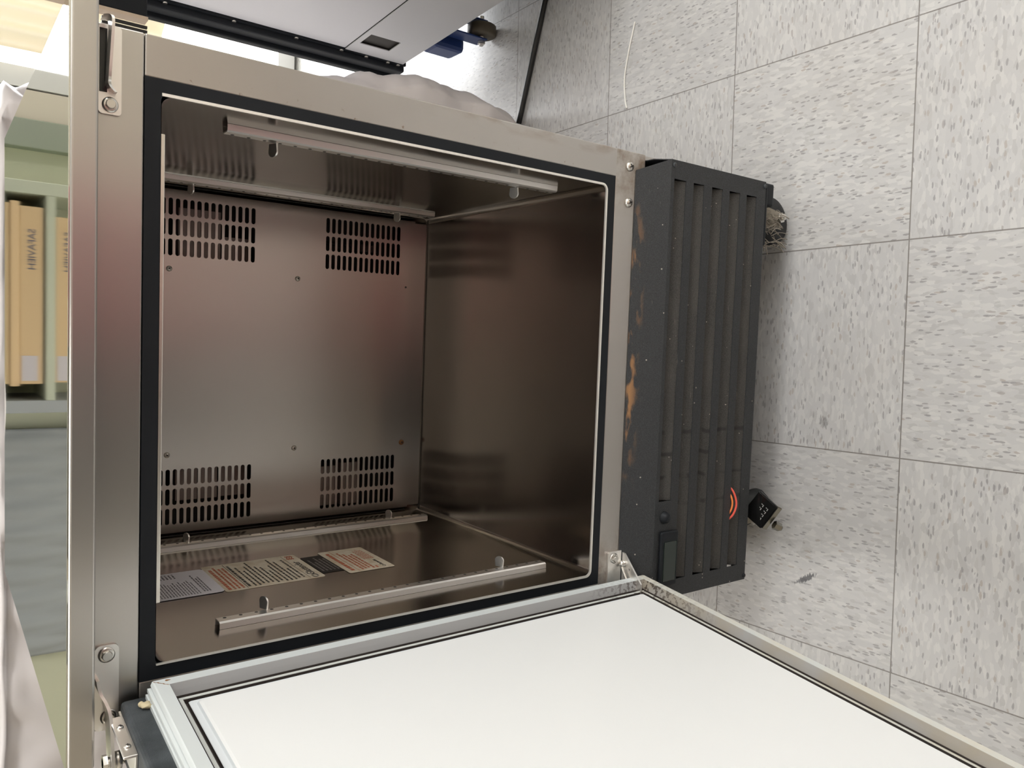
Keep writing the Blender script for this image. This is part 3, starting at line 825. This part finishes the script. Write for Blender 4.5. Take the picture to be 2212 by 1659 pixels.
caster('caster', .250, .480, 60); caster('caster', -.250, .480, 100)
box('base_pan', (-.29, .006, .1005), (.29, .555, .1185), M['black'], FZ, .002)
# black corner block peeping out below the grille
bm = bmesh.new(); abox(bm, (.2640, -.024, .0735), (.2975, .030, .1005), .003)
fin(bm, 'corner_block', M['black'], FZ)

# lint hanging on the right caster
bm = bmesh.new()
for k in range(70):
    p = Vector((random.uniform(.205, .262), random.uniform(-.020, -.010), random.uniform(.05, .10)))
    q = p + Vector((random.uniform(-.016, .010), random.uniform(-.010, .006), random.uniform(-.032, -.006)))
    mdl = (p + q) / 2 + Vector((random.uniform(-.006, .006), 0, random.uniform(-.004, .004)))
    atube(bm, smoothpts([p, mdl, q], 3), random.uniform(.0003, .0008), 4)
o = fin(bm, 'lint_tuft', M['lint'], cr[0]); o['kind'] = 'stuff'
# brake pedal on the left caster
bm = bmesh.new()
pedal = [Vector(p) for p in ((-.1640, -.030, .078), (-.1850, -.0580, .070), (-.2225, -.0340, .074), (-.2015, -.0060, .084))]
nrm = (pedal[1] - pedal[0]).cross(pedal[3] - pedal[0]).normalized()
if nrm.z < 0: nrm = -nrm
A = [bm.verts.new(p) for p in pedal]; B = [bm.verts.new(p - nrm * .007) for p in pedal]
bm.faces.new(A); bm.faces.new(B[::-1])
for i in range(4): bm.faces.new((A[i], B[i], B[(i + 1) % 4], A[(i + 1) % 4]))
bmesh.ops.bevel(bm, geom=list(bm.edges), offset=.0016, segments=2, affect='EDGES')
pd = fin(bm, 'brake_pedal', M['blackgloss'], cl[0])
bm = bmesh.new()      # chrome lip along the pedal's lower edge with a nut
e0, e1 = pedal[1] + (pedal[0] - pedal[1]) * .10, pedal[2] + (pedal[3] - pedal[2]) * .1
out = ((pedal[1] - pedal[0]).normalized())
q_ = [e0 - nrm * .002, e1 - nrm * .002, e1 + out * .008 - nrm * .011, e0 + out * .008 - nrm * .010]
A = [bm.verts.new(p) for p in q_]; B = [bm.verts.new(p - nrm * .003) for p in q_]
bm.faces.new(A); bm.faces.new(B[::-1])
for i in range(4): bm.faces.new((A[i], B[i], B[(i + 1) % 4], A[(i + 1) % 4]))
bmesh.ops.bevel(bm, geom=list(bm.edges), offset=.001, segments=2, affect='EDGES')
c_ = e0.lerp(e1, .62) + out * .013 - nrm * .010
acyl(bm, c_, c_ + (out * .8 - nrm * .6) * .010, .0068, n=6); acyl(bm, c_ + (out * .8 - nrm * .6) * .010, c_ + (out * .8 - nrm * .6) * .013, .004, n=12)
fin(bm, 'pedal_rim', M['chrome'], cl[0])
bm = bmesh.new()      # worn grey lettering, too small to read
ux, vx = (pedal[2] - pedal[1]).normalized(), (pedal[0] - pedal[1]).normalized()
for r_ in range(2):
    for k in range(4):
        o_ = pedal[1] + ux * (.012 + .0062 * k) + vx * (.009 + .0085 * r_) + nrm * .0001
        q_ = [o_, o_ + ux * .0040, o_ + ux * .0038 + vx * .0012, o_ + vx * .0014]
        bm.faces.new([bm.verts.new(p) for p in q_])
        q_ = [o_ + vx * .0022, o_ + ux * .0012 + vx * .0022, o_ + ux * .0012 + vx * .0044, o_ + vx * .0044]
        bm.faces.new([bm.verts.new(p) for p in q_])
fin(bm, 'pedal_lettering', M['inkgreylight'], cl[0], recalc=False)

# ------------------------------------------------------------------ the freezer door, swung open
DA = radians(-96.0)
DO = Vector((-.2595, -.020, 0)); DD = Vector((cos(DA), sin(DA), 0)); DN = Vector((-sin(DA), cos(DA), 0))
def DP(s, h, z): return DO + DD * s + DN * (h - .018) + Vector((0, 0, z))
DXF = Matrix(((DD.x, DN.x, 0, DO.x - DN.x * .018), (DD.y, DN.y, 0, DO.y - DN.y * .018), (0, 0, 1, 0), (0, 0, 0, 1)))   # (s,h,z)->world
S0, S1, Z0, Z1 = 0.0, .562, .3128, .9335
DR = box('freezer_door', (-.010, -.046, .2990), (.578, 0, .9570), M['doorskin'], FZ, .004, 3, DXF)
DR['label'] = 'open door with dark slate vinyl skin'
prof = [(-.004, 0, 0), (-.004, .0040, 0), (-.0012, .0048, 0), (-.0012, .0060, 1), (-.0030, .0066, 0), (-.0030, .0098, 0), (.0002, .0108, 0), (.0002, .0122, 1), (-.0010, .0130, 0), (0, .0170, 0), (.0010, .0180, 0), (.0118, .0180, 0), (.0136, .0120, 0), (.0150, .0066, 0),
        (.0153, .0040, 1), (.0178, .0030, 1), (.0180, .0058, 0), (.0186, .0063, 0), (.0208, .0063, 0), (.0213, .0056, 0), (.0215, .0010, 1), (.0243, .0010, 1), (.0246, .0046, 0)]
bm = bmesh.new(); rings = []
for (w, h, g) in prof:
    rings.append([bm.verts.new(DP(a, h, b)) for a, b in ((S0 + w, Z0 + w), (S1 - w, Z0 + w), (S1 - w, Z1 - w), (S0 + w, Z1 - w))])
for k in range(len(prof) - 1):
    for i in range(4):
        j = (i + 1) % 4
        f = bm.faces.new((rings[k][i], rings[k][j], rings[k + 1][j], rings[k + 1][i]))
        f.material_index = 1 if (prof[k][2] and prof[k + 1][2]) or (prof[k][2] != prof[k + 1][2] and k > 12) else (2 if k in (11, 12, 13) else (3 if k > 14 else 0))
fin(bm, 'gasket', [M['gasket'], M['groove_dark'], M['flank'], M['bead']], DR)['label'] = 'grey ribbed door gasket'
# inner white panel with its lip
bm = bmesh.new()
def ring(w, h, r): return [bm.verts.new(DP(a, h, b)) for a, b in rrect(S0 + w, S1 - w, Z0 + w, Z1 - w, r, 5)]
R_ = [ring(.0246, 0, .002), ring(.0246, .0044, .002), ring(.0252, .0050, .002), ring(.0300, .0054, .003), ring(.0312, .0080, .004), ring(.0335, .0092, .005)]
for k, (A, B) in enumerate(zip(R_, R_[1:])):
    for i in range(len(A)):
        j = (i + 1) % len(A); f = bm.faces.new((A[i], A[j], B[j], B[i])); f.material_index = 1 if k < 4 else 0
bm.faces.new(R_[-1])
fin(bm, 'inner_panel', [M['white'], M['lip']], DR)['label'] = 'smooth white inner panel of the door'
# hinge plate on the top corner of the door
bm = bmesh.new()
abox(bm, (-.004, -.030, .9570), (.066, -.006, .9592), .0006, 2, 0, DXF)
abox(bm, (.004, -.0085, .9570), (.066, -.0060, .9680), .001, 2, 0, DXF)
hp = fin(bm, 'door_hinge_plate', M['alu'], DR)
for s in (.022, .052):
    pan_screw('plate_screw', DXF @ Vector((s, -.0060, .9625)), .0028, DR, M['bolt'], tuple(DN))
# foam insulation crumb squeezed out beside the gasket
bm = bmesh.new()
bmesh.ops.create_icosphere(bm, subdivisions=3, radius=.0045, matrix=Matrix.Translation(DP(.012, .003, .9395)) @ Matrix.Diagonal((.6, 1, 1, 1)))
bmesh.ops.create_icosphere(bm, subdivisions=3, radius=.0025, matrix=Matrix.Translation(DP(.009, .003, .9435)))
for v in bm.verts: v.co += Vector(noise.noise_vector(v.co * 260)) * .0016
M['foam'] = mat('yellow_insulating_foam', (.55, .47, .30), .8)
fin(bm, 'foam_crumb', M['foam'], DR, True)
# rust blot on the gasket corner
bm = bmesh.new()
q = [DP(.0045 + .0011 * cos(a) * (1 + .4 * sin(3 * a)), .0182, .9215 + .0024 * sin(a)) for a in [2 * pi * k / 14 for k in range(14)]]
bm.faces.new([bm.verts.new(p) for p in q])
q = [DP(.0025 + .010 * (k / 8), .01815, .9325 - .0105 * (k / 8) + .0006 * sin(k * 2.3)) for k in range(9)]
for a, b in zip(q, q[1:]):
    e_ = Vector((0, 0, .0011)); bm.faces.new([bm.verts.new(p) for p in (a, b, b + e_, a + e_)])
fin(bm, 'rust_stain', M['rust'], DR)

# ------------------------------------------------------------------ things around the freezer
# black cord on the floor
c0, c1_ = Vector((.7911, .63, .0062)), Vector((.5408, .7104, .0062))
dr = (c1_ - c0)
cp = [c0 - dr * 2.2 + dr * .1 * k for k in range(33)]
tag(tube('power_cord', cp, .0060, M['cord'], None, 12), 'straight black cord lying on the tiles behind the freezer', 'cord')
# white nylon tie on the floor
tp = smoothpts([(.665, .3575, .002), (.640, .3640, .002), (.6145, .3706, .002), (.565, .3790, .002), (.5234, .3748, .002), (.5050, .3690, .002)], 8)
tag(tube('cable_tie', tp, .0016, M['string'], None, 8), 'thin white nylon tie lying on the tiles right of the freezer', 'cable tie')

# white plastic sheet over a pile behind the freezer
bm = bmesh.new()
NU = 260
def xr(z):
    pts = [(0, .585), (.07, .612), (.16, .625), (.28, .622), (.38, .606), (.47, .585), (.60, .53), (.75, .47), (.97, .43), (1.2, .42)]
    for (a, b), (c, d) in zip(pts, pts[1:]):
        if a <= z <= c: return b + (d - b) * (z - a) / (c - a)
    return .42
zz = [.004 + .985 * k / 120 for k in range(121)]
def section(z, inset, n):
    xe = xr(z); r = .10; L = []
    xe -= .030 * max(0, min(1, (.75 - z) / .2)); yf = .640 + .02 * (z)
    x0 = -2.05
    # front run, corner, right run
    l1 = (xe - r) - x0; l2 = pi / 2 * r; l3 = .62; tot = l1 + l2 + l3
    for k in range(n + 1):
        s = tot * k / n
        if s < l1: p = Vector((x0 + s, yf + inset, z)); nn = Vector((0, -1, 0))
        elif s < l1 + l2:
            a = (s - l1) / r; p = Vector((xe - r + (r - min(inset, r * .98)) * sin(a), yf + r - (r - min(inset, r * .98)) * cos(a), z)); nn = Vector((sin(a), -cos(a), 0))
            if inset > r: p += Vector((-(inset - r) * sin(a), (inset - r) * cos(a), 0))
        else: p = Vector((xe - inset, yf + r + (s - l1 - l2), z)); nn = Vector((1, 0, 0))
        L.append((p, nn))
    return L
rows_ = []
for z in zz:
    row = []
    for p, nn in section(z, 0, NU):
        q = Vector((p.x * 2.2, p.y * 2.2, p.z * 1.1))
        w = noise.noise(q * 2.0) * .022 + abs(noise.noise(q * 5.0 + Vector((3, 1, 7)))) * .020 + abs(noise.noise(Vector((p.x * 9 + p.z * 7, p.y * 9, p.z * 14 - p.x * 5)))) * .022 + abs(noise.noise(Vector((p.x * 6 - p.z * 9, p.y * 6, p.z * 5 + 11)))) * .022
        fl = max(0, 1 - z / .06)
        row.append(bm.verts.new(p + nn * (w - .045 + .02 * fl) if nn.y < -.9 else p + nn * (w * .9 - .022)))
    rows_.append(row)
for k in range(1, 12):
    ins = .02 * k if k < 4 else .06 + .045 * (k - 3)
    row = []
    for p, nn in section(.99, ins, NU):
        row.append(bm.verts.new(p + Vector((0, 0, .006 * min(k, 3) + noise.noise(p * 6) * .012))))
    rows_.append(row)
for A, B in zip(rows_, rows_[1:]):
    for i in range(len(A) - 1):
        f = bm.faces.new((A[i], A[i + 1], B[i + 1], B[i])); f.smooth = True
tag(fin(bm, 'drop_sheet', M['sheet']), 'crumpled white plastic sheet draped over a pile behind the freezer', 'plastic sheet')

# white appliance on casters in the background
AF = Vector((.720, 1.020, 0)); AE = Vector((.057, -.9984, 0)); AN = Vector((-.9984, -.057, 0))
AX = Matrix(((AE.x, AN.x, 0, AF.x), (AE.y, AN.y, 0, AF.y), (0, 0, 1, 0), (0, 0, 0, 1)))    # (s, outwards, z)
AP = empty('white_appliance', (1.0, .80, 0), 'white metal appliance with a black edge, on casters in the far corner', 'appliance')
box('upper_side_panel', (.002, -.55, .2935), (.70, 0, 1.75), M['appl'], AP, .002, 2, AX)
pl_ = [(.001, .1390), (.72, .1390), (.72, .2925), (.001, .2925)]
hl_ = [(.052, .2045), (.110, .2045), (.110, .2800), (.052, .2800)]
plate('lower_side_panel', pl_, [hl_], .002, AX @ Matrix(((1, 0, 0, 0), (0, 0, 1, .001), (0, 1, 0, 0), (0, 0, 0, 1))), M['applgrey'], AP)
box('inner_bracket', (.074, -.040, .215), (.080, -.006, .280), M['appl'], AP, 0, 1, AX)
bm = bmesh.new()
abox(bm, (-.006, -.5, .1300), (.0005, .004, 1.75), 0, 1, 0, AX)
abox(bm, (-.040, -.5, .1300), (-.007, .017, 1.75), .004, 2, 0, AX)
abox(bm, (-.060, -.5, .1340), (-.041, .026, 1.75), .003, 2, 0, AX)
fin(bm, 'edge_frame', M['black'], AP)
box('underside_tray', (.0, -.545, .1400), (.70, -.004, .2900), M['dark'], AP, 0, 1, AX)
for zz_ in (.150, .178, .236, .30, .41, .55, .69, .83):
    cyl('rivet', AX @ Vector((-.004, .0035, zz_)), AX @ Vector((-.004, .0065, zz_)), .0045, M['bright'], AP, 12)
# blue caster bracket and wheel
for (s_, d_) in ((.235, -.055), (.600, -.070), (.600, -.48), (.06, -.48)):
    c = AX @ Vector((s_, d_, 0))
    if s_ == .235: c = Vector((.773, .832, 0))
    bm = bmesh.new()
    if s_ == .235: abox(bm, (.726, .868, .056), (.762, .935, .1375), .010, 2)
    for sg in (-1, 1):
        abox(bm, (c.x + sg * .021 - .002, c.y - .014, .026), (c.x + sg * .021 + .002, c.y + .030, .1375), .0015)
    abox(bm, (c.x - .026, c.y - .036, .125), (c.x + .026, c.y + .036, .1400), .003)
    fk = fin(bm, 'caster_bracket', M['blue'], AP); fk['label'] = 'blue caster bracket with chipped paint'
    bm = bmesh.new()
    alathe(bm, (c.x - .013, c.y, .034), (1, 0, 0), [(0, 0), (0, .030), (.003, .034), (.023, .034), (.026, .030), (.026, 0)], 28)
    fin(bm, 'wheel', M['tread'], fk)
    bm = bmesh.new(); acyl(bm, (c.x - .034, c.y, .034), (c.x + .034, c.y, .034), .005, n=12); acyl(bm, (c.x - .030, c.y, .034), (c.x - .024, c.y, .034), .009, n=6)
    fin(bm, 'axle_bolt', M['bolt'], fk)
# dark door hanging on the appliance, seen edge-on above the freezer
bm = bmesh.new(); abox(bm, (.563, .700, .7915), (.735, .722, 1.20), .002)
sd = fin(bm, 'service_flap', M['black'], AP); sd['label'] = 'dark flap with a tan edge'
box('flap_edge', (.557, .698, .790), (.563, .724, 1.20), M['tan'], sd, .001)
for k in range(4): box('vent_slat', (.640 + .009 * k, 1.062, .715), (.645 + .009 * k, 1.070, .80), M['dark'], AP)

# short cream curtain across the middle of the tall window
M['curtain'] = mat('cream_curtain_cloth', (.80, .72, .56), .8)
M['curtain'].node_tree.nodes['Principled BSDF'].inputs['Transmission Weight'].default_value = 0
_c = M['curtain'].node_tree; _tl = _c.nodes.new('ShaderNodeBsdfTranslucent'); _tl.inputs[0].default_value = (.80, .72, .56, 1)
_ms = _c.nodes.new('ShaderNodeMixShader'); _ms.inputs[0].default_value = .05
_c.links.new(_c.nodes['Principled BSDF'].outputs[0], _ms.inputs[1]); _c.links.new(_tl.outputs[0], _ms.inputs[2])
_c.links.new(_ms.outputs[0], _c.nodes['Material Output'].inputs[0])
CR = empty('cafe_curtain', (1.21, Y1 - .06, .55), 'short cream curtain gathered on a rod across the tall back window', 'curtain')
bm = bmesh.new(); R2 = []
for k in range(9):
    z = .46 + .585 * k / 8
    R2.append([bm.verts.new((.85 + .26 * i / 120, Y1 - .055 + .018 * sin(i * .21 + .3 * sin(k)) * (1.1 - .05 * k), z)) for i in range(121)])
for A, B in zip(R2, R2[1:]):
    for i in range(120): bm.faces.new((A[i], A[i + 1], B[i + 1], B[i])).smooth = True
fin(bm, 'cloth', M['curtain'], CR)
cyl('curtain_rod', (.72, Y1 - .055, 1.055), (1.70, Y1 - .055, 1.055), .008, M['bright'], CR)
for x_ in (.735, 1.685): box('rod_bracket', (x_ - .006, Y1 - .055, 1.049), (x_ + .006, Y1 + .001, 1.061), M['trim'], CR)

# painted posts beside the window
structure(box('trim_1', (.57, Y1 - .05, 0), (.655, Y1, H), M['post'], None, .003))
structure(box('trim_2', (.655, Y1 - .03, 0), (.745, Y1, H), M['wallcream'], None, .003))

# storage shelf against the back wall; the polished top mirrors it
SH = empty('storage_shelf', (.13, 1.93, 0), 'sage green storage shelf against the back wall behind the covered pile', 'shelf')
for x_ in (-.205, .40): box('side_panel', (x_, 1.80, 0), (x_ + .035, 2.085, 1.62), M['shelf'] if x_ > 0 else M['slate'], SH, .002)
for z_ in (.35, 1.066, 1.187, 1.60): box('shelf_board', (-.170, 1.80, z_), (.40, 2.085, z_ + .0235), M['shelf'], SH, .002)
def carton(z0, z1, x0, x1, y0, material, label, seam=True):
    o = tag(box('cardboard_box', (x0, y0, z0), (x1, y0 + .24, z1), material, None, .0025), label, 'box', 'flat cardboard boxes on the shelf')
    if seam: box('tape', (x0 + .06, y0 - .0006, (z0 + z1) / 2 - .003), (x1 - .06, y0 + .0004, (z0 + z1) / 2 + .003), M['tan'], o)
    return o
TXF = lambda x, y, z: Matrix(((-1, 0, 0, x), (0, 0, -1, y), (0, -1, 0, z), (0, 0, 0, 1)))
carton(1.0898, 1.1020, -.124, .371, 1.805, M['card'], 'thin flat cardboard box at the bottom of the stack', False)
carton(1.1028, 1.1240, -.130, .377, 1.801, M['cardlight'], 'thin light cardboard box second from the bottom of the stack', False)
b3 = carton(1.1248, 1.1800, -.124, .366, 1.804, M['card'], 'thick cardboard box with blue lettering on top of the stack', False)
text('box_lettering', 'SAFAVIEH', .026, TXF(.305, 1.8035, 1.162), M['inkblue'], b3)
box('shipping_label', (-.115, 1.8030, 1.130), (-.045, 1.8042, 1.168), M['paper'], b3)
b4 = carton(1.2112, 1.2700, -.120, .345, 1.804, M['card'], 'cardboard box lying alone on the upper board', False)
text('box_lettering', 'SAFAVIEH', .026, TXF(.305, 1.8035, 1.250), M['inkblue'], b4)
box('shipping_label', (-.115, 1.8030, 1.216), (-.045, 1.8042, 1.254), M['paper'], b4)
# quilted moving blanket hung on the wall
bm = bmesh.new(); R2 = []
for k in range(41):
    z = .75 + .95 * k / 40
    R2.append([bm.verts.new((-1.0 + .72 * i / 90, Y1 - .022 - .012 * abs(sin(i * .35 + k * .18)) * abs(sin(i * .35 - k * .18)) - .010 * (1 + sin(i * .16)), z)) for i in range(91)])
for A, B in zip(R2, R2[1:]):
    for i in range(90): bm.faces.new((A[i], A[i + 1], B[i + 1], B[i])).smooth = True
r_ = bmesh.ops.extrude_face_region(bm, geom=list(bm.faces))
for v in r_['geom']:
    if isinstance(v, bmesh.types.BMVert): v.co.y = min(v.co.y + .012, Y1 - .002)
tag(fin(bm, 'moving_blanket', M['slate']), 'quilted blue grey moving blanket hung on the back wall', 'blanket')

# ------------------------------------------------------------------ the person taking the picture (seen as a blur in the steel)
def skinmesh(name, verts, edges, radii, material, parent, sub=2):
    me = bpy.data.meshes.new(name); me.from_pydata([tuple(v) for v in verts], edges, [])
    o = bpy.data.objects.new(name, me); COL.objects.link(o)
    m = o.modifiers.new('skin', 'SKIN'); m.use_smooth_shade = True
    lay = me.skin_vertices[0].data
    for i, r in enumerate(radii):
        lay[i].radius = r if isinstance(r, tuple) else (r, r)
    lay[0].use_root = True
    ss = o.modifiers.new('sub', 'SUBSURF'); ss.levels = sub; ss.render_levels = sub
    bpy.context.view_layer.update()
    ev = o.evaluated_get(bpy.context.evaluated_depsgraph_get())
    m2 = bpy.data.meshes.new_from_object(ev)
    bpy.data.objects.remove(o); bpy.data.meshes.remove(me)
    m2.materials.clear(); m2.name = name
    ob = link(name, m2, material, parent, True); ORG[ob.name] = Vector((0, 0, 0)); return ob
PX, PY = .17, -1.20
PE = empty('person', (PX, PY, 0), 'person in pink shirt and pink trousers standing before the freezer, hands around a phone', 'person')
def V(x, y, z): return Vector((PX + x, PY + y, z))
bv = [V(0, 0, .95), V(0, -.01, 1.12), V(0, 0, 1.30), V(0, 0, 1.42), V(0, .01, 1.50), V(0, .03, 1.57), V(0, .035, 1.64), V(0, .03, 1.71)]
be = [(0, 1), (1, 2), (2, 3), (3, 4), (4, 5), (5, 6), (6, 7)]
br = [(.118, .085), (.125, .088), (.155, .105), (.10, .075), (.060, .060), (.070, .085), (.086, .104), (.070, .080)]
def limb(pts, rs, root):
    a = root
    for p, r in zip(pts, rs):
        bv.append(p); br.append(r); be.append((a, len(bv) - 1)); a = len(bv) - 1
    return a
for s, hand in ((1, V(-.040, .328, 1.070)), (-1, V(-.290, .328, 1.070))):
    limb([V(s * .17, 0, 1.40), V(s * .215, .03, 1.14), hand + Vector((s * .02, -.07, -.01)), hand], [.055, .043, .028, .024], 2)
for s in (1, -1):
    limb([V(s * .095, 0, .86), V(s * .10, .015, .49), V(s * .105, -.02, .09), V(s * .11, .10, .035)], [.085, .058, .042, .036], 0)
skinmesh('body', bv, be, br, M['skin'], PE)
# face
bm = bmesh.new()
alathe(bm, V(0, .110, 1.625), (0, 1, -.35), [(0, .014), (.012, .011), (.018, .004), (.019, 0)], 12)
fin(bm, 'nose', M['skin'], PE)
for s in (-1, 1):
    bm = bmesh.new(); alathe(bm, V(s * .073, .02, 1.64), (s, .1, 0), [(-.004, .022), (.008, .026), (.012, .015), (.012, 0)], 12)
    fin(bm, 'ear', M['skin'], PE)
for s in (-1, 1):
    bm = bmesh.new(); alathe(bm, V(s * .032, .100, 1.655), (0, 1, 0), [(0, .013), (.006, .010), (.009, .005), (.010, 0)], 12)
    fin(bm, 'eye', M['paper'], PE)
    bm = bmesh.new(); alathe(bm, V(s * .032, .108, 1.655), (0, 1, 0), [(0, .005), (.002, .004), (.003, 0)], 10)
    fin(bm, 'iris', M['hair'], PE)
tube('mouth', smoothpts([V(-.026, .108, 1.585), V(0, .116, 1.582), V(.026, .108, 1.585)], 4), .005, M['inkred'], PE)
bm = bmesh.new()
alathe(bm, V(0, .015, 1.600), (0, -.15, 1), [(0, .080), (.05, .098), (.10, .096), (.14, .070), (.155, .03), (.158, 0)], 28)
fin(bm, 'hair', M['hair'], PE)
for v in bpy.data.objects['hair'].data.vertices:
    f_ = v.co.y - (PY + .03)
    if f_ > .055 and v.co.z < 1.69: v.co.y -= (f_ - .055) * 1.0
# shirt: torso and sleeves in one piece
tv = [V(0, 0, .84), V(0, 0, 1.08), V(0, 0, 1.30), V(0, 0, 1.42), V(.17, 0, 1.40), V(.215, .03, 1.16), V(-.17, 0, 1.40), V(-.215, .03, 1.16)]
skinmesh('shirt', tv, [(0, 1), (1, 2), (2, 3), (2, 4), (4, 5), (2, 6), (6, 7)], [(.205, .155), (.178, .130), (.180, .127), (.105, .085), .072, .064, .072, .064], M['pinkshirt'], PE)
lv = [V(0, 0, .93), V(0, 0, 1.03)]; le = [(0, 1)]; lr = [(.155, .115), (.150, .110)]
for s in (1, -1):
    a = 0
    for p, r in ((V(s * .085, 0, .82), .098), (V(s * .10, .015, .49), .078), (V(s * .105, -.015, .10), .066)):
        lv.append(p); lr.append(r); le.append((a, len(lv) - 1)); a = len(lv) - 1
skinmesh('trousers', lv, le, lr, M['trousers'], PE)
for s in (1, -1):
    bm = bmesh.new(); abox(bm, (PX + s * .108 - .045, PY - .09, .001), (PX + s * .108 + .045, PY + .17, .075), .03, 4)
    fin(bm, 'shoe', M['black'], PE, True)
# fingers round the phone
for s, hx in ((1, -.040), (-1, -.290)):
    h = V(hx, .328, 1.070)
    for k, (dz, ln) in enumerate(((.030, .9), (.012, 1.0), (-.006, .95), (-.022, .78))):
        p0 = h + Vector((0, .02, dz * .8)); p1 = h + Vector((-s * .012, .055 * ln, dz)); p2 = h + Vector((-s * .036, .064 * ln, dz)); p3 = h + Vector((-s * .052, .055 * ln, dz * .95))
        tube('finger', smoothpts([p0, p1, p2, p3], 4), .0082 - .0006 * k, M['skin'], PE, 10)
    tube('thumb', smoothpts([h + Vector((-s * .01, 0, .022)), h + Vector((-s * .030, .012, .036)), h + Vector((-s * .052, .026, .030))], 4), .0095, M['skin'], PE, 10)

# the phone in the hands, just behind the lens
fwd = Vector(RC[2]); rgt = Vector(RC[0]); dwn = Vector(RC[1])
pc = CAM - fwd * .022 + dwn * .0
PM = Matrix(((rgt.x, dwn.x, fwd.x, pc.x), (rgt.y, dwn.y, fwd.y, pc.y), (rgt.z, dwn.z, fwd.z, pc.z), (0, 0, 0, 1)))
PH = tag(box('smartphone', (-.036, -.020, -.004), (.036, .128, .004), M['blackgloss'], None, .003, 3, PM), 'black smartphone held up in front of the person', 'phone')
